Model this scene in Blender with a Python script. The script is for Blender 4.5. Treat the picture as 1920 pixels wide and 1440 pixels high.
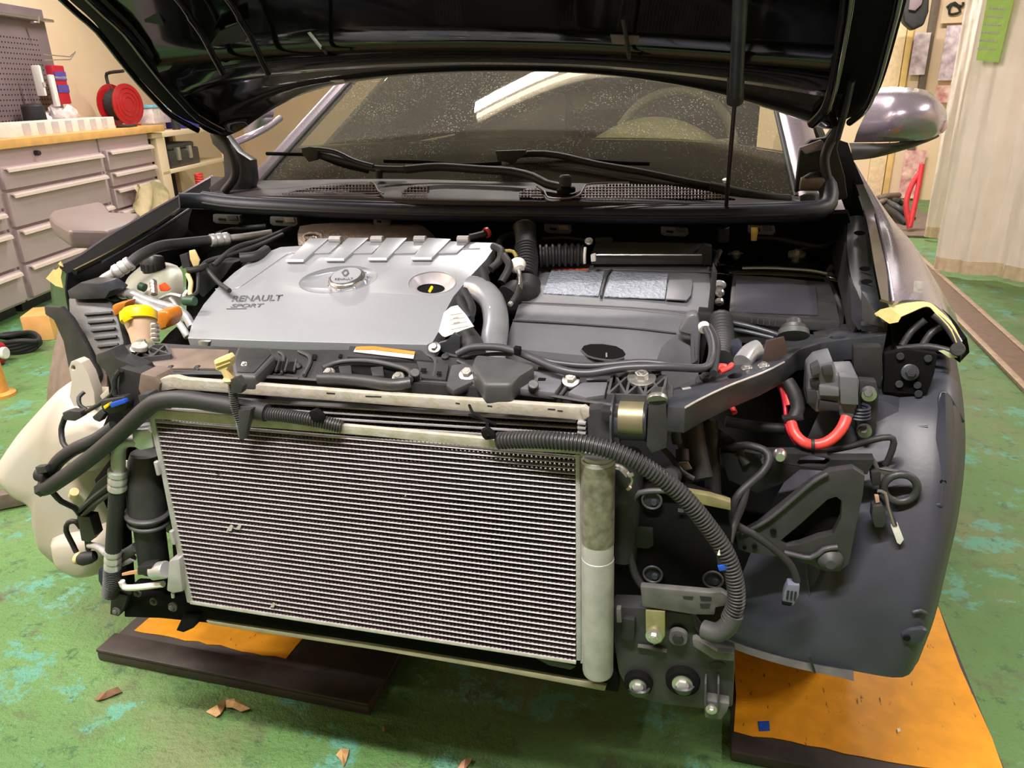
import bpy, bmesh, math, random
from math import sin, cos, pi, radians, sqrt
from mathutils import Vector, Matrix
from mathutils.geometry import tessellate_polygon
random.seed(7)
S = bpy.context.scene
for o in list(bpy.data.objects): bpy.data.objects.remove(o)
COL = S.collection

# ------------------------------------------------------------------ camera
# car frame: X = right seen from the front, Y = towards the rear of the car, Z = up; Y=0 is the condenser face
FPX = 1400.0
CAM = Vector((0.50, -0.83, 1.20))
_p, _r, _y = radians(21.4), radians(1.28), radians(15.6)
FWD = Vector((-sin(_y)*cos(_p), cos(_y)*cos(_p), -sin(_p)))
_r0 = Vector((cos(_y), sin(_y), 0)); _u0 = _r0.cross(FWD)
RIGHT = _r0*cos(_r) - _u0*sin(_r); UP = RIGHT.cross(FWD)
cd = bpy.data.cameras.new('camera'); cam = bpy.data.objects.new('camera', cd); COL.objects.link(cam)
cd.sensor_width = 36; cd.lens = FPX*36/1920; cd.clip_start = 0.02; cd.clip_end = 60
cam.matrix_world = Matrix(((RIGHT.x, UP.x, -FWD.x, CAM.x), (RIGHT.y, UP.y, -FWD.y, CAM.y), (RIGHT.z, UP.z, -FWD.z, CAM.z), (0, 0, 0, 1)))
S.camera = cam

# ------------------------------------------------------------------ world, exposure, lamps
S.view_settings.view_transform = 'Standard'; S.view_settings.look = 'None'
S.view_settings.exposure = 0.03; S.view_settings.gamma = 1.0; S.view_settings.use_curve_mapping = False
w = bpy.data.worlds.new('world'); S.world = w; w.use_nodes = True
w.node_tree.nodes['Background'].inputs[0].default_value = (1.0, 0.9, 0.78, 1)
w.node_tree.nodes['Background'].inputs[1].default_value = 0.12
CEIL = 3.05
LAMPS = [  # x, y, rotation about z, watts
    (-0.42, 2.42, 0.10, 60), (0.15, -0.95, 0.10, 132), (-2.7, 0.3, 0.2, 105), (-3.0, 4.2, 0.2, 75),
    (2.8, 1.4, 1.5, 55), (1.5, 6.3, 0.0, 130), (-1.9, -0.85, 0.1, 40)]  # all after the second are unseen lamps added to brighten the room
for x, y, rz, pw in LAMPS:
    ld = bpy.data.lights.new('lamp_light', 'AREA'); ld.shape = 'RECTANGLE'; ld.size = 1.2; ld.size_y = 0.07
    ld.energy = pw; ld.color = (1.0, 0.93, 0.885)
    lo = bpy.data.objects.new('lamp_light', ld); COL.objects.link(lo)
    lo.location = (x, y, CEIL-0.135); lo.rotation_euler = (0, 0, rz)

# ------------------------------------------------------------------ pixel to place
def ray(u, v): return FWD + RIGHT*((u-960)/FPX) + UP*((720-v)/FPX)
def PY(u, v, Y):
    d = ray(u, v); return CAM + d*((Y-CAM.y)/d.y)
def PZ(u, v, Z):
    d = ray(u, v); return CAM + d*((Z-CAM.z)/d.z)
def FY(Y): return lambda u, v: PY(u, v, Y)
def FZ(Z): return lambda u, v: PZ(u, v, Z)
def FP(a, b, c):
    a, b, c = [PY(*q) if not isinstance(q, Vector) else q for q in (a, b, c)]
    n = (b-a).cross(c-a).normalized()
    def f(u, v):
        d = ray(u, v); return CAM + d*((a-CAM).dot(n)/d.dot(n))
    return f
def off(f, e):   # the plane f moved by e along its normal towards the camera
    a, b, c = f(800, 600), f(900, 600), f(800, 700)
    n = (b-a).cross(c-a).normalized()
    if n.dot(CAM-a) < 0: n = -n
    a = a + n*e
    def g(u, v):
        d = ray(u, v); return CAM + d*((a-CAM).dot(n)/d.dot(n))
    return g
def V(q): return q if isinstance(q, Vector) else PY(*q)

# ------------------------------------------------------------------ materials
def lin(c): return tuple(((x/255)/12.92 if x/255 <= 0.04045 else ((x/255+0.055)/1.055)**2.4) for x in c)
MATS = {}
def mat(name, rgb, rough=0.5, metal=0.0, coat=0.0, var=0.12, scale=30, bump=0.0, bscale=200, spec=0.5, trans=0, bdist=0.002, emit=None, dirt=None, aniso=0):
    m = bpy.data.materials.new(name); m.use_nodes = True; nt = m.node_tree; b = nt.nodes['Principled BSDF']
    L = nt.links.new; N = nt.nodes.new
    col = lin(rgb)
    tc = N('ShaderNodeTexCoord')
    if var > 0:
        nz = N('ShaderNodeTexNoise'); nz.inputs['Scale'].default_value = scale; nz.inputs['Detail'].default_value = 5
        L(tc.outputs['Object'], nz.inputs['Vector'])
        mx = N('ShaderNodeMix'); mx.data_type = 'RGBA'
        rp = N('ShaderNodeMapRange'); rp.inputs[1].default_value = 0.3; rp.inputs[2].default_value = 0.7
        L(nz.outputs['Fac'], rp.inputs[0]); L(rp.outputs[0], mx.inputs[0])
        mx.inputs[6].default_value = (*[c*(1-var) for c in col], 1)
        mx.inputs[7].default_value = (*[min(1, c*(1+var)) for c in (lin(dirt) if dirt else col)], 1)
        L(mx.outputs[2], b.inputs['Base Color'])
        rr = N('ShaderNodeMapRange'); rr.inputs[3].default_value = max(0.02, rough-0.06); rr.inputs[4].default_value = min(1, rough+0.08)
        L(nz.outputs['Fac'], rr.inputs[0]); L(rr.outputs[0], b.inputs['Roughness'])
    else:
        b.inputs['Base Color'].default_value = (*col, 1); b.inputs['Roughness'].default_value = rough
    b.inputs['Metallic'].default_value = metal
    b.inputs['Specular IOR Level'].default_value = spec
    b.inputs['Coat Weight'].default_value = coat; b.inputs['Coat Roughness'].default_value = 0.05
    if trans: b.inputs['Transmission Weight'].default_value = trans
    if bump > 0:
        n2 = N('ShaderNodeTexNoise'); n2.inputs['Scale'].default_value = bscale; n2.inputs['Detail'].default_value = 3
        L(tc.outputs['Object'], n2.inputs['Vector'])
        bp = N('ShaderNodeBump'); bp.inputs['Strength'].default_value = bump; bp.inputs['Distance'].default_value = bdist
        L(n2.outputs['Fac'], bp.inputs['Height']); L(bp.outputs[0], b.inputs['Normal'])
    if emit:
        b.inputs['Emission Color'].default_value = (*lin(emit[0]), 1); b.inputs['Emission Strength'].default_value = emit[1]
    MATS[name] = m; return m
BLACK = mat('black_plastic', (52, 52, 54), 0.42, var=0.2, bump=0.15, bscale=500)
GRAYPL = mat('grey_plastic', (66, 67, 69), 0.5, var=0.15, bump=0.1, bscale=400)
DARK = mat('dark_plastic', (34, 34, 36), 0.6, var=0.25)
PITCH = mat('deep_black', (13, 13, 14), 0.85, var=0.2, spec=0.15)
RUBBER = mat('rubber', (38, 38, 41), 0.55, var=0.2, bump=0.1)
SEAL = mat('seal_rubber', (38, 41, 58), 0.5, var=0.15)
BPAINT = mat('black_paint', (9, 11, 9), 0.12, coat=0.6, var=0.1)
BMETAL = mat('black_metal', (62, 64, 71), 0.36, metal=0.25, var=0.25, scale=25, bump=0.1, bscale=300)
GMETAL = mat('primer_grey', (92, 92, 90), 0.5, metal=0.2, var=0.25, scale=40)
PAINT = mat('grey_violet_paint', (146, 136, 150), 0.28, metal=0.5, coat=0.9, var=0.03, scale=400)
SILVER = mat('silver_cover_paint', (154, 157, 163), 0.36, metal=0.25, var=0.03, scale=300)
ALU = mat('aluminium', (200, 200, 203), 0.32, metal=0.6, var=0.12, scale=60)
ALUD = mat('dull_aluminium', (178, 177, 178), 0.5, metal=0.35, var=0.15, scale=40, bump=0.1)
ALUT = mat('tube_aluminium', (214, 206, 208), 0.42, metal=0.5, var=0.12, scale=90)
FIN = mat('fin_metal', (112, 98, 104), 0.5, metal=0.4, var=0.35, scale=18)
WORN = mat('worn_bar', (208, 203, 196), 0.6, metal=0.25, var=0.2, scale=60, bump=0.3, dirt=(150, 146, 128))
STEEL = mat('zinc_steel', (205, 203, 200), 0.3, metal=0.9, var=0.1)
GOLD = mat('yellow_zinc', (160, 152, 112), 0.38, metal=0.6, var=0.15, scale=60)
TANK = mat('tank_plastic', (198, 194, 188), 0.38, var=0.12, scale=9, dirt=(184, 172, 156))
RESV = mat('reservoir_plastic', (150, 150, 136), 0.35, var=0.12, scale=20)
CREAM = mat('cream_wall', (230, 206, 174), 0.75, var=0.06, scale=1.5)
RED = mat('red_cable', (226, 72, 66), 0.4, var=0.08)
ORANGE = mat('orange_paint', (232, 156, 24), 0.42, var=0.1)
YEL = mat('yellow_plastic', (250, 214, 10), 0.35, var=0.06)
AMBER = mat('amber_plastic', (190, 112, 30), 0.4, var=0.15)
TAPE = mat('masking_tape', (222, 204, 134), 0.7, var=0.1, scale=60, bump=0.3, bscale=150)
WHITE = mat('white_plastic', (222, 220, 214), 0.4, var=0.05)
BLUE = mat('blue_plastic', (30, 80, 190), 0.4, var=0.05)
TANP = mat('tan_plastic', (218, 196, 140), 0.45, var=0.1)
WOOD = mat('bench_wood', (226, 172, 104), 0.45, var=0.12, scale=12)
CAB = mat('cabinet_grey', (184, 164, 168), 0.35, metal=0.1, var=0.04, scale=3)
CABR = mat('cabinet_rail', (222, 206, 198), 0.35, metal=0.3, var=0.04)
SHIELD = mat('heat_shield', (122, 106, 96), 0.45, metal=0.6, var=0.2, scale=80, bump=0.8, bscale=260)
FOIL = mat('embossed_foil', (160, 166, 180), 0.45, metal=0.3, var=0.1, bump=1.0, bscale=130, bdist=0.008)
LINER = mat('arch_liner', (54, 56, 66), 0.42, var=0.22, scale=9, bump=0.08, bscale=120)
BROWN = mat('brown_grey', (110, 96, 86), 0.55, var=0.2, scale=40)
LEAF = mat('dry_leaf', (206, 166, 116), 0.7, var=0.2, scale=60)
PURP = mat('pegboard_grey', (126, 112, 116), 0.5, metal=0.2, var=0.1, scale=4)
PIPEM = mat('polished_pipe', (186, 190, 198), 0.27, metal=0.65, var=0.15, scale=12)
LIPM = mat('shaded_olive_lip', (150, 147, 122), 0.6, var=0.15)  # dim olive carries the shade that falls on the white lip
LOOM = mat('loom_sleeve', (60, 60, 67), 0.42, var=0.12)
COWL = mat('cowl_plastic', (54, 46, 47), 0.6, var=0.12, scale=20)
LUMP = mat('label_grey_print', (170, 168, 160), 0.5, var=0.3, scale=120)

# ------------------------------------------------------------------ objects
LOCAL = set()      # roots whose parts are written in the root's own coordinates
def tag(o, label=None, cat=None, group=None, kind=None):
    if label: o['label'] = label
    if cat: o['category'] = cat
    if group: o['group'] = group
    if kind: o['kind'] = kind
    return o
def thing(name, label, cat, loc=(0, 0, 0), rz=0, group=None, local=False):
    o = bpy.data.objects.new(name, None); COL.objects.link(o); o.location = loc; o.rotation_euler = (0, 0, rz)
    o.empty_display_size = 0.1; tag(o, label, cat, group)
    if local: LOCAL.add(o)
    return o
def obj(name, bm, m, parent=None, smooth=0.7, label=None):
    bmesh.ops.recalc_face_normals(bm, faces=bm.faces)
    me = bpy.data.meshes.new(name); bm.to_mesh(me); bm.free()
    if smooth:
        me.shade_smooth()
        me.set_sharp_from_angle(angle=smooth)
    for x in (m if isinstance(m, (list, tuple)) else [m]): me.materials.append(x)
    o = bpy.data.objects.new(name, me); COL.objects.link(o)
    if parent:
        o.parent = parent
        if parent.type == 'EMPTY' and parent not in LOCAL:
            o.matrix_parent_inverse = (Matrix.Translation(parent.location) @ parent.rotation_euler.to_matrix().to_4x4()).inverted()
    if label: o['label'] = label
    return o
def struct(name, bm, m, parent=None, smooth=0.7):
    o = obj(name, bm, m, parent, smooth)
    if not parent: o['kind'] = 'structure'
    return o

def add_plate(bm, pts, vec, holes=(), bev=0.0, seg=2):
    loops = [pts] + list(holes)
    flat = [p for l in loops for p in l]
    a = [bm.verts.new(p) for p in flat]; b = [bm.verts.new(p+vec) for p in flat]
    fs = []
    if holes or len(pts) > 4:
        tri = tessellate_polygon([[Vector(p) for p in l] for l in loops])
        for t in tri:
            if len(set(t)) < 3: continue
            try:
                fs.append(bm.faces.new([a[i] for i in t])); fs.append(bm.faces.new([b[i] for i in reversed(t)]))
            except ValueError: pass
    else:
        fs += [bm.faces.new(a), bm.faces.new(b[::-1])]
    k = 0
    for l in loops:
        n = len(l)
        for i in range(n):
            j = (i+1) % n
            fs.append(bm.faces.new([a[k+i], a[k+j], b[k+j], b[k+i]]))
        k += n
    bmesh.ops.recalc_face_normals(bm, faces=fs)
    if bev > 0:
        es = set()
        for f in fs:
            for e in f.edges:
                if len(e.link_faces) == 2 and e.calc_face_angle(0) > 0.5: es.add(e)
        bmesh.ops.bevel(bm, geom=list(es), offset=bev, segments=seg, profile=0.6, affect='EDGES', clamp_overlap=True)
def normal_of(pts):
    n = Vector((0, 0, 0))
    for i in range(len(pts)):
        p, q = pts[i], pts[(i+1) % len(pts)]
        n += Vector(((p.y-q.y)*(p.z+q.z), (p.z-q.z)*(p.x+q.x), (p.x-q.x)*(p.y+q.y)))
    n.normalize()
    if n.dot(pts[0]-CAM) < 0: n = -n
    return n
def plate(name, uv, f, th, m, parent=None, holes=(), bev=0.0015, seg=2, label=None, vec=None, smooth=0.6):
    pts = [f(*q) for q in uv]; hs = [[f(*q) for q in h] for h in holes]
    if vec is None: vec = normal_of(pts)*th
    bm = bmesh.new(); add_plate(bm, pts, Vector(vec), hs, bev, seg)
    return obj(name, bm, m, parent, smooth, label)
def ell(cx, cy, rx, ry, n=20, rot=0):
    c, s = cos(rot), sin(rot)
    return [(cx+rx*cos(t)*c-ry*sin(t)*s, cy+rx*cos(t)*s+ry*sin(t)*c) for t in [2*pi*i/n for i in range(n)]]
def rrect(x0, y0, x1, y1, r, n=4):
    o = []
    for cx, cy, a in ((x1-r, y0+r, -pi/2), (x1-r, y1-r, 0), (x0+r, y1-r, pi/2), (x0+r, y0+r, pi)):
        o += [(cx+r*cos(a+pi/2*i/n), cy+r*sin(a+pi/2*i/n)) for i in range(n+1)]
    return o
def spline(pts, step=0.006):
    P = [pts[0]*2-pts[1]] + pts + [pts[-1]*2-pts[-2]]
    out = []
    for i in range(1, len(P)-2):
        p0, p1, p2, p3 = P[i-1:i+3]
        n = max(2, int((p2-p1).length/step))
        for k in range(n):
            t = k/n
            out.append(0.5*((2*p1)+(p2-p0)*t+(2*p0-5*p1+4*p2-p3)*t*t+(3*p1-p0-3*p2+p3)*t*t*t))
    out.append(pts[-1]); return out
def add_tube(bm, path, rad, seg=10, cap=True):
    n = len(path); up = None; rings = []
    for i in range(n):
        t = (path[min(i+1, n-1)]-path[max(i-1, 0)]).normalized()
        if up is None:
            up = Vector((0, 0, 1)) if abs(t.z) < 0.9 else Vector((0, 1, 0))
        x = up.cross(t)
        if x.length < 1e-5: x = Vector((1, 0, 0)).cross(t)
        x.normalize(); up = t.cross(x)
        r = rad(i/(n-1) if n > 1 else 0, i) if callable(rad) else rad
        rings.append([bm.verts.new(path[i]+(x*cos(2*pi*k/seg)+up*sin(2*pi*k/seg))*r) for k in range(seg)])
    for a, b in zip(rings, rings[1:]):
        for k in range(seg): bm.faces.new([a[k], a[(k+1) % seg], b[(k+1) % seg], b[k]])
    if cap: bm.faces.new(rings[0][::-1]); bm.faces.new(rings[-1])
def tube(name, q, r, m, parent=None, seg=10, step=0.008, corr=0, label=None, straight=False):
    pts = [V(p) for p in q]
    path = pts if straight else spline(pts, step)
    if corr:      # corrugated: rings every corr metres
        p2 = [path[0]]; L = 0
        dense = spline(pts, corr/4)
        acc = [0]
        for a, b in zip(dense, dense[1:]): acc.append(acc[-1]+(b-a).length)
        tot = acc[-1]; n = int(tot/corr)*4; path = []; j = 0
        for i in range(n+1):
            s = tot*i/n
            while j < len(acc)-2 and acc[j+1] < s: j += 1
            d = acc[j+1]-acc[j]; path.append(dense[j].lerp(dense[j+1], (s-acc[j])/d if d else 0))
        rr = (lambda t, i: r*(1.0 if i % 4 < 2 else 0.80))
    else: rr = r
    bm = bmesh.new(); add_tube(bm, path, rr, seg); return obj(name, bm, m, parent, 0.9, label)
def add_turn(bm, p0, p1, prof, seg=20):
    t = (p1-p0); L = t.length; t = t.normalized()
    up = Vector((0, 0, 1)) if abs(t.z) < 0.9 else Vector((0, 1, 0))
    x = up.cross(t).normalized(); y = t.cross(x); rings = []
    for s, r in prof:
        c = p0 + t*(s*L)
        rings.append([bm.verts.new(c+(x*cos(2*pi*k/seg)+y*sin(2*pi*k/seg))*max(r, 1e-5)) for k in range(seg)])
    for a, b in zip(rings, rings[1:]):
        for k in range(seg): bm.faces.new([a[k], a[(k+1) % seg], b[(k+1) % seg], b[k]])
    bm.faces.new(rings[0][::-1]); bm.faces.new(rings[-1])
def turned(name, q0, q1, prof, m, parent=None, seg=24, label=None):
    bm = bmesh.new(); add_turn(bm, V(q0), V(q1), prof, seg); return obj(name, bm, m, parent, 0.6, label)
def cyl(name, q0, q1, r, m, parent=None, seg=20, label=None, ch=0.12):
    a, b = V(q0), V(q1); c = min(0.4, ch*r/max((b-a).length, 1e-4))
    return turned(name, a, b, [(0, r*(1-ch)), (c, r), (1-c, r), (1, r*(1-ch))], m, parent, seg, label)
def bolt(q, n, r, parent, m=None, name='bolt', washer=1.7):
    p = V(q); n = Vector(n).normalized(); bm = bmesh.new()
    add_turn(bm, p-n*0.002, p+n*r*0.35, [(0, r*washer), (0.8, r*washer), (1, r*washer*0.85)], 20)
    add_turn(bm, p+n*r*0.3, p+n*r*1.2, [(0, r), (0.85, r), (1, r*0.85)], 6)
    add_turn(bm, p+n*r*1.15, p+n*r*1.32, [(0, r*0.5), (1, r*0.45)], 12)
    return obj(name, bm, m or STEEL, parent, 0.5)
def add_box(bm, c, s, rot=None, bev=0):
    M = Matrix.Translation(Vector(c)) @ (rot.to_4x4() if rot else Matrix.Identity(4)) @ Matrix.Diagonal((*s, 1))
    g = bmesh.ops.create_cube(bm, size=1, matrix=M)
    if bev: bmesh.ops.bevel(bm, geom=list({e for v in g['verts'] for e in v.link_edges}), offset=bev, segments=2, profile=0.6, affect='EDGES', clamp_overlap=True)
def box(name, c, s, m, parent=None, rot=None, bev=0.003, label=None):
    bm = bmesh.new(); add_box(bm, c, s, rot, bev); return obj(name, bm, m, parent, 0.6, label)
def grid(name, rows, m, parent=None, th=0.003, sub=0, label=None, smooth=1.0, kind=None):
    """rows of points joined into a sheet with thickness th (away from the camera)"""
    R = [[V(q) for q in row] for row in rows]
    if sub:
        R = [spline(r, 1e9) if 0 else resample(r, sub) for r in R]
        R = list(map(list, zip(*[resample(list(c), sub) for c in zip(*R)])))
    bm = bmesh.new(); G = [[bm.verts.new(p) for p in r] for r in R]
    for a, b in zip(G, G[1:]):
        for i in range(len(a)-1): bm.faces.new([a[i], a[i+1], b[i+1], b[i]])
    if th:
        bmesh.ops.recalc_face_normals(bm, faces=bm.faces)
        bm.normal_update()
        f = bm.faces[:][len(bm.faces)//2]
        sgn = -1 if f.normal.dot(CAM-f.calc_center_median()) > 0 else 1
        old = {v: v.co + v.normal*sgn*th for v in bm.verts}
        fs = bm.faces[:]; bnd = [e for e in bm.edges if e.is_boundary]
        nv = {v: bm.verts.new(c) for v, c in old.items()}
        for fc in fs: bm.faces.new([nv[v] for v in reversed(fc.verts)])
        for e in bnd:
            a, b = e.verts; bm.faces.new([a, b, nv[b], nv[a]])
    o = obj(name, bm, m, parent, smooth, label)
    if kind: o['kind'] = kind
    return o
def resample(pts, n):
    P = [pts[0]*2-pts[1]] + list(pts) + [pts[-1]*2-pts[-2]]; out = []
    for i in range(1, len(P)-2):
        p0, p1, p2, p3 = P[i-1:i+3]
        for k in range(n):
            t = k/n; out.append(0.5*((2*p1)+(p2-p0)*t+(2*p0-5*p1+4*p2-p3)*t*t+(3*p1-p0-3*p2+p3)*t*t*t))
    out.append(pts[-1]); return out
def text(name, s, f, u, v, u2, v2, hpx, m, parent, th=0.0006, shear=0.0, raise_=0.001, bold=0.0):
    """raised letters from pixel (u,v) to (u2,v2) on plane f, height hpx pixels"""
    cu = bpy.data.curves.new(name, 'FONT'); cu.body = s; cu.size = 1; cu.extrude = 0; cu.shear = shear; cu.offset = bold
    to = bpy.data.objects.new('tmp', cu); COL.objects.link(to)
    bpy.context.view_layer.update()
    dg = bpy.context.evaluated_depsgraph_get(); me = bpy.data.meshes.new_from_object(to.evaluated_get(dg))
    bpy.data.objects.remove(to); bpy.data.curves.remove(cu)
    bm = bmesh.new(); bm.from_mesh(me); bpy.data.meshes.remove(me)
    xs = [q.co.x for q in bm.verts]; ys = [q.co.y for q in bm.verts]
    g = off(f, raise_); a = g(u, v); b = g(u2, v2); c = g(u, v-hpx)
    ex = (b-a); ey = (c-a); x0, x1, y0, y1 = min(xs), max(xs), min(ys), max(ys)
    n = normal_of([a, b, c])
    ext = bmesh.ops.extrude_face_region(bm, geom=bm.faces[:])
    low = {q for q in ext['geom'] if isinstance(q, bmesh.types.BMVert)}
    for q in bm.verts:
        d = n*(th+raise_) if q in low else Vector((0, 0, 0))
        q.co = a + ex*((q.co.x-x0)/(x1-x0)) + ey*((q.co.y-y0)/(y1-y0)) + d
    return obj(name, bm, m, parent, 0)
# ================================================================== ROOM
def floor_mat():
    m = bpy.data.materials.new('green_floor'); m.use_nodes = True; nt = m.node_tree; b = nt.nodes['Principled BSDF']
    N = nt.nodes.new; L = nt.links.new
    tc = N('ShaderNodeTexCoord')
    def noise(s, d=5, r=0.55, lac=2.0, off=0):
        n = N('ShaderNodeTexNoise'); n.inputs['Scale'].default_value = s; n.inputs['Detail'].default_value = d; n.inputs['Roughness'].default_value = r
        mp = N('ShaderNodeMapping'); mp.inputs['Location'].default_value = (off, off*0.7, 0)
        L(tc.outputs['Object'], mp.inputs[0]); L(mp.outputs[0], n.inputs['Vector']); return n.outputs['Fac']
    def ramp(x, lo, hi):
        r = N('ShaderNodeMapRange'); r.inputs[1].default_value = lo; r.inputs[2].default_value = hi; L(x, r.inputs[0]); return r.outputs[0]
    def mix(f, a, bb):
        x = N('ShaderNodeMix'); x.data_type = 'RGBA'
        L(f, x.inputs[0])
        for s, i in ((a, 6), (bb, 7)):
            if isinstance(s, tuple): x.inputs[i].default_value = (*lin(s), 1)
            else: L(s, x.inputs[i])
        return x.outputs[2]
    c = mix(ramp(noise(1.1, 3), 0.35, 0.65), (82, 124, 68), (104, 144, 82))
    c = mix(ramp(noise(2.6, 6, 0.6, off=4), 0.52, 0.66), c, (112, 128, 84))
    wear = ramp(noise(5, 8, 0.72, off=9), 0.55, 0.59)
    c = mix(wear, c, (96, 158, 134))
    c = mix(ramp(noise(7, 9, 0.75, off=21), 0.54, 0.66), c, (92, 98, 70))
    c = mix(ramp(noise(14, 10, 0.8, off=33), 0.56, 0.60), c, (66, 104, 62))
    c = mix(ramp(noise(3.2, 10, 0.8, off=51), 0.60, 0.63), c, (112, 166, 146))
    c = mix(ramp(noise(60, 4, 0.7, off=2), 0.66, 0.75), c, (70, 96, 60))
    L(c, b.inputs['Base Color'])
    r = N('ShaderNodeMapRange'); r.inputs[3].default_value = 0.28; r.inputs[4].default_value = 0.62; L(noise(6, 5, off=3), r.inputs[0]); L(r.outputs[0], b.inputs['Roughness'])
    bp = N('ShaderNodeBump'); bp.inputs['Strength'].default_value = 0.9; bp.inputs['Distance'].default_value = 0.02
    ad = N('ShaderNodeMath'); ad.operation = 'ADD'; L(noise(9, 8, 0.7, off=9), ad.inputs[0])
    ml = N('ShaderNodeMath'); ml.operation = 'MULTIPLY'; ml.inputs[1].default_value = 0.4; L(noise(45, 5, 0.7), ml.inputs[0]); L(ml.outputs[0], ad.inputs[1])
    L(ad.outputs[0], bp.inputs['Height']); L(bp.outputs[0], b.inputs['Normal'])
    return m
FLOORM = floor_mat()
bm = bmesh.new(); add_box(bm, (-1.2, 2.4, -0.05), (10.4, 12.4, 0.1)); struct('floor', bm, FLOORM, smooth=0)
CEILM = mat('ceiling_board', (150, 140, 118), 0.8, var=0.1, scale=2)
bm = bmesh.new(); add_box(bm, (-1.2, 2.4, CEIL+0.05), (10.4, 12.4, 0.1)); struct('ceiling', bm, CEILM, smooth=0)
bm = bmesh.new(); add_box(bm, (-1.2, 8.45, 1.5), (10.4, 0.1, 3.1)); struct('wall_back', bm, CREAM, smooth=0)
bm = bmesh.new(); add_box(bm, (-1.2, -3.75, 1.5), (10.4, 0.1, 3.1)); struct('wall_front', bm, mat('dim_wall', (150, 130, 104), 0.8, scale=1), smooth=0)
bm = bmesh.new(); add_box(bm, (3.95, 2.4, 1.5), (0.1, 12.4, 3.1)); struct('wall_right', bm, CREAM, smooth=0)
# left wall, at 14 degrees to the car
CP, CD, CN = Vector((-3.43, 2.36, 0)), Vector((-0.249, 0.969, 0)).normalized(), None
CN = Vector((CD.y, -CD.x, 0)); CRZ = math.atan2(CD.y, CD.x)
def BL(u, v, y=0.0):
    r = ray(u, v); n = CN; p0 = CP - CN*y
    P = CAM + r*((p0-CAM).dot(n)/r.dot(n)); d = P-CP
    return Vector((d.dot(CD), y, P.z))
def CW(x, y, z=0): return CP + CD*x - CN*y + Vector((0, 0, z))
bm = bmesh.new(); add_box(bm, CW(1.2, 0.78, 1.5), (12.4, 0.1, 3.1), Matrix.Rotation(CRZ, 3, 'Z')); struct('wall_left', bm, CREAM, smooth=0)

# lamps
for i, (x, y, rz, pw) in enumerate(LAMPS):
    near = 'above the windscreen' if i == 0 else None
    lab = ['twin tube ceiling lamp above the car windscreen', 'twin tube ceiling lamp in front of the car', 'added unseen tube lamp near the drawer bench',
           'added unseen tube lamp at the far end of the bench wall', 'added unseen tube lamp on the curtain side beside the car', 'added unseen tube lamp near the back wall', 'added unseen tube lamp by the front wall'][i]
    t = thing('ceiling_lamp', lab, 'lamp', (x, y, CEIL), rz, 'tube lamps on the workshop ceiling', local=True)
    bm = bmesh.new(); add_box(bm, (0, 0, -0.03), (1.26, 0.16, 0.06), bev=0.01); obj('lamp_housing', bm, WHITE, t)
    for s in (-1, 1):
        bm = bmesh.new(); add_tube(bm, [Vector((-0.59, s*0.045, -0.09)), Vector((0.59, s*0.045, -0.09))], 0.015, 12)
        obj('tube_lamp', bm, MATS.get('lit_tube') or mat('lit_tube', (255, 240, 215), 0.5, var=0, emit=((255, 236, 205), 14)), t)
    for s in (-1, 1):
        bm = bmesh.new(); add_box(bm, (s*0.605, 0, -0.075), (0.03, 0.14, 0.06)); obj('tube_socket', bm, WHITE, t)

# cabinets
def bpart(name, x0, x1, y0, y1, z0, z1, m, parent, bev=0.004):
    bm = bmesh.new(); add_box(bm, ((x0+x1)/2, (y0+y1)/2, (z0+z1)/2), (x1-x0, y1-y0, z1-z0), bev=bev)
    return obj(name, bm, m, parent)
def cabinet(x0, x1, zs, label, lock=False):
    t = thing('drawer_cabinet', label, 'cabinet', CW((x0+x1)/2, 0), CRZ, 'steel drawer cabinets under the bench', local=True)
    a, b = x0-(x0+x1)/2, x1-(x0+x1)/2
    bpart('cabinet_body', a, b, 0.02, 0.62, 0.07, 0.95, CAB, t)
    bpart('plinth', a+0.02, b-0.02, 0.08, 0.6, 0.0, 0.07, DARK, t)
    for zt, zb in zip(zs, zs[1:]):
        d = bpart('drawer', a+0.02, b-0.02, -0.012, 0.03, zb+0.012, zt-0.006, CAB, t, 0.005)
        bm = bmesh.new()    # pull rail with a rolled lip
        prof = [(-0.014, 0), (-0.03, 0), (-0.042, -0.008), (-0.046, -0.024), (-0.04, -0.026), (-0.034, -0.014), (-0.028, -0.008), (-0.014, -0.008)]
        L0 = [bm.verts.new((a+0.04, py, zt-0.012+pz)) for py, pz in prof]; L1 = [bm.verts.new((b-0.05, py, zt-0.012+pz)) for py, pz in prof]
        for i in range(len(prof)): j = (i+1) % len(prof); bm.faces.new([L0[i], L0[j], L1[j], L1[i]])
        bm.faces.new(L0[::-1]); bm.faces.new(L1); r = obj('drawer_pull', bm, CABR, d)
    if lock:
        bm = bmesh.new(); add_turn(bm, Vector((a+0.42, 0.02, 0.905)), Vector((a+0.42, -0.012, 0.905)), [(0, 0.016), (0.8, 0.016), (1, 0.012)]); obj('lock', bm, DARK, t)
cabinet(-1.0, 0.30, [0.86, 0.62, 0.50, 0.28, 0.08], 'grey steel drawer cabinet cut off by the left edge of the picture')
cabinet(0.32, 1.47, [0.86, 0.715, 0.50, 0.29, 0.08], 'grey steel drawer cabinet with wide drawers and a round lock', True)
cabinet(1.49, 2.24, [0.87, 0.715, 0.60, 0.44, 0.26, 0.08], 'narrow grey steel drawer cabinet at the far end of the bench')
t = thing('workbench_top', 'pale wooden bench top lying across the grey drawer cabinets', 'worktop', CW(0.6, 0.3, 0.95), CRZ, local=True)
for k in range(4):
    bpart('plank', -1.9, 1.88, -0.32+k*0.165, -0.157+k*0.165, 0.0, 0.05, WOOD, t, 0.003)
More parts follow.
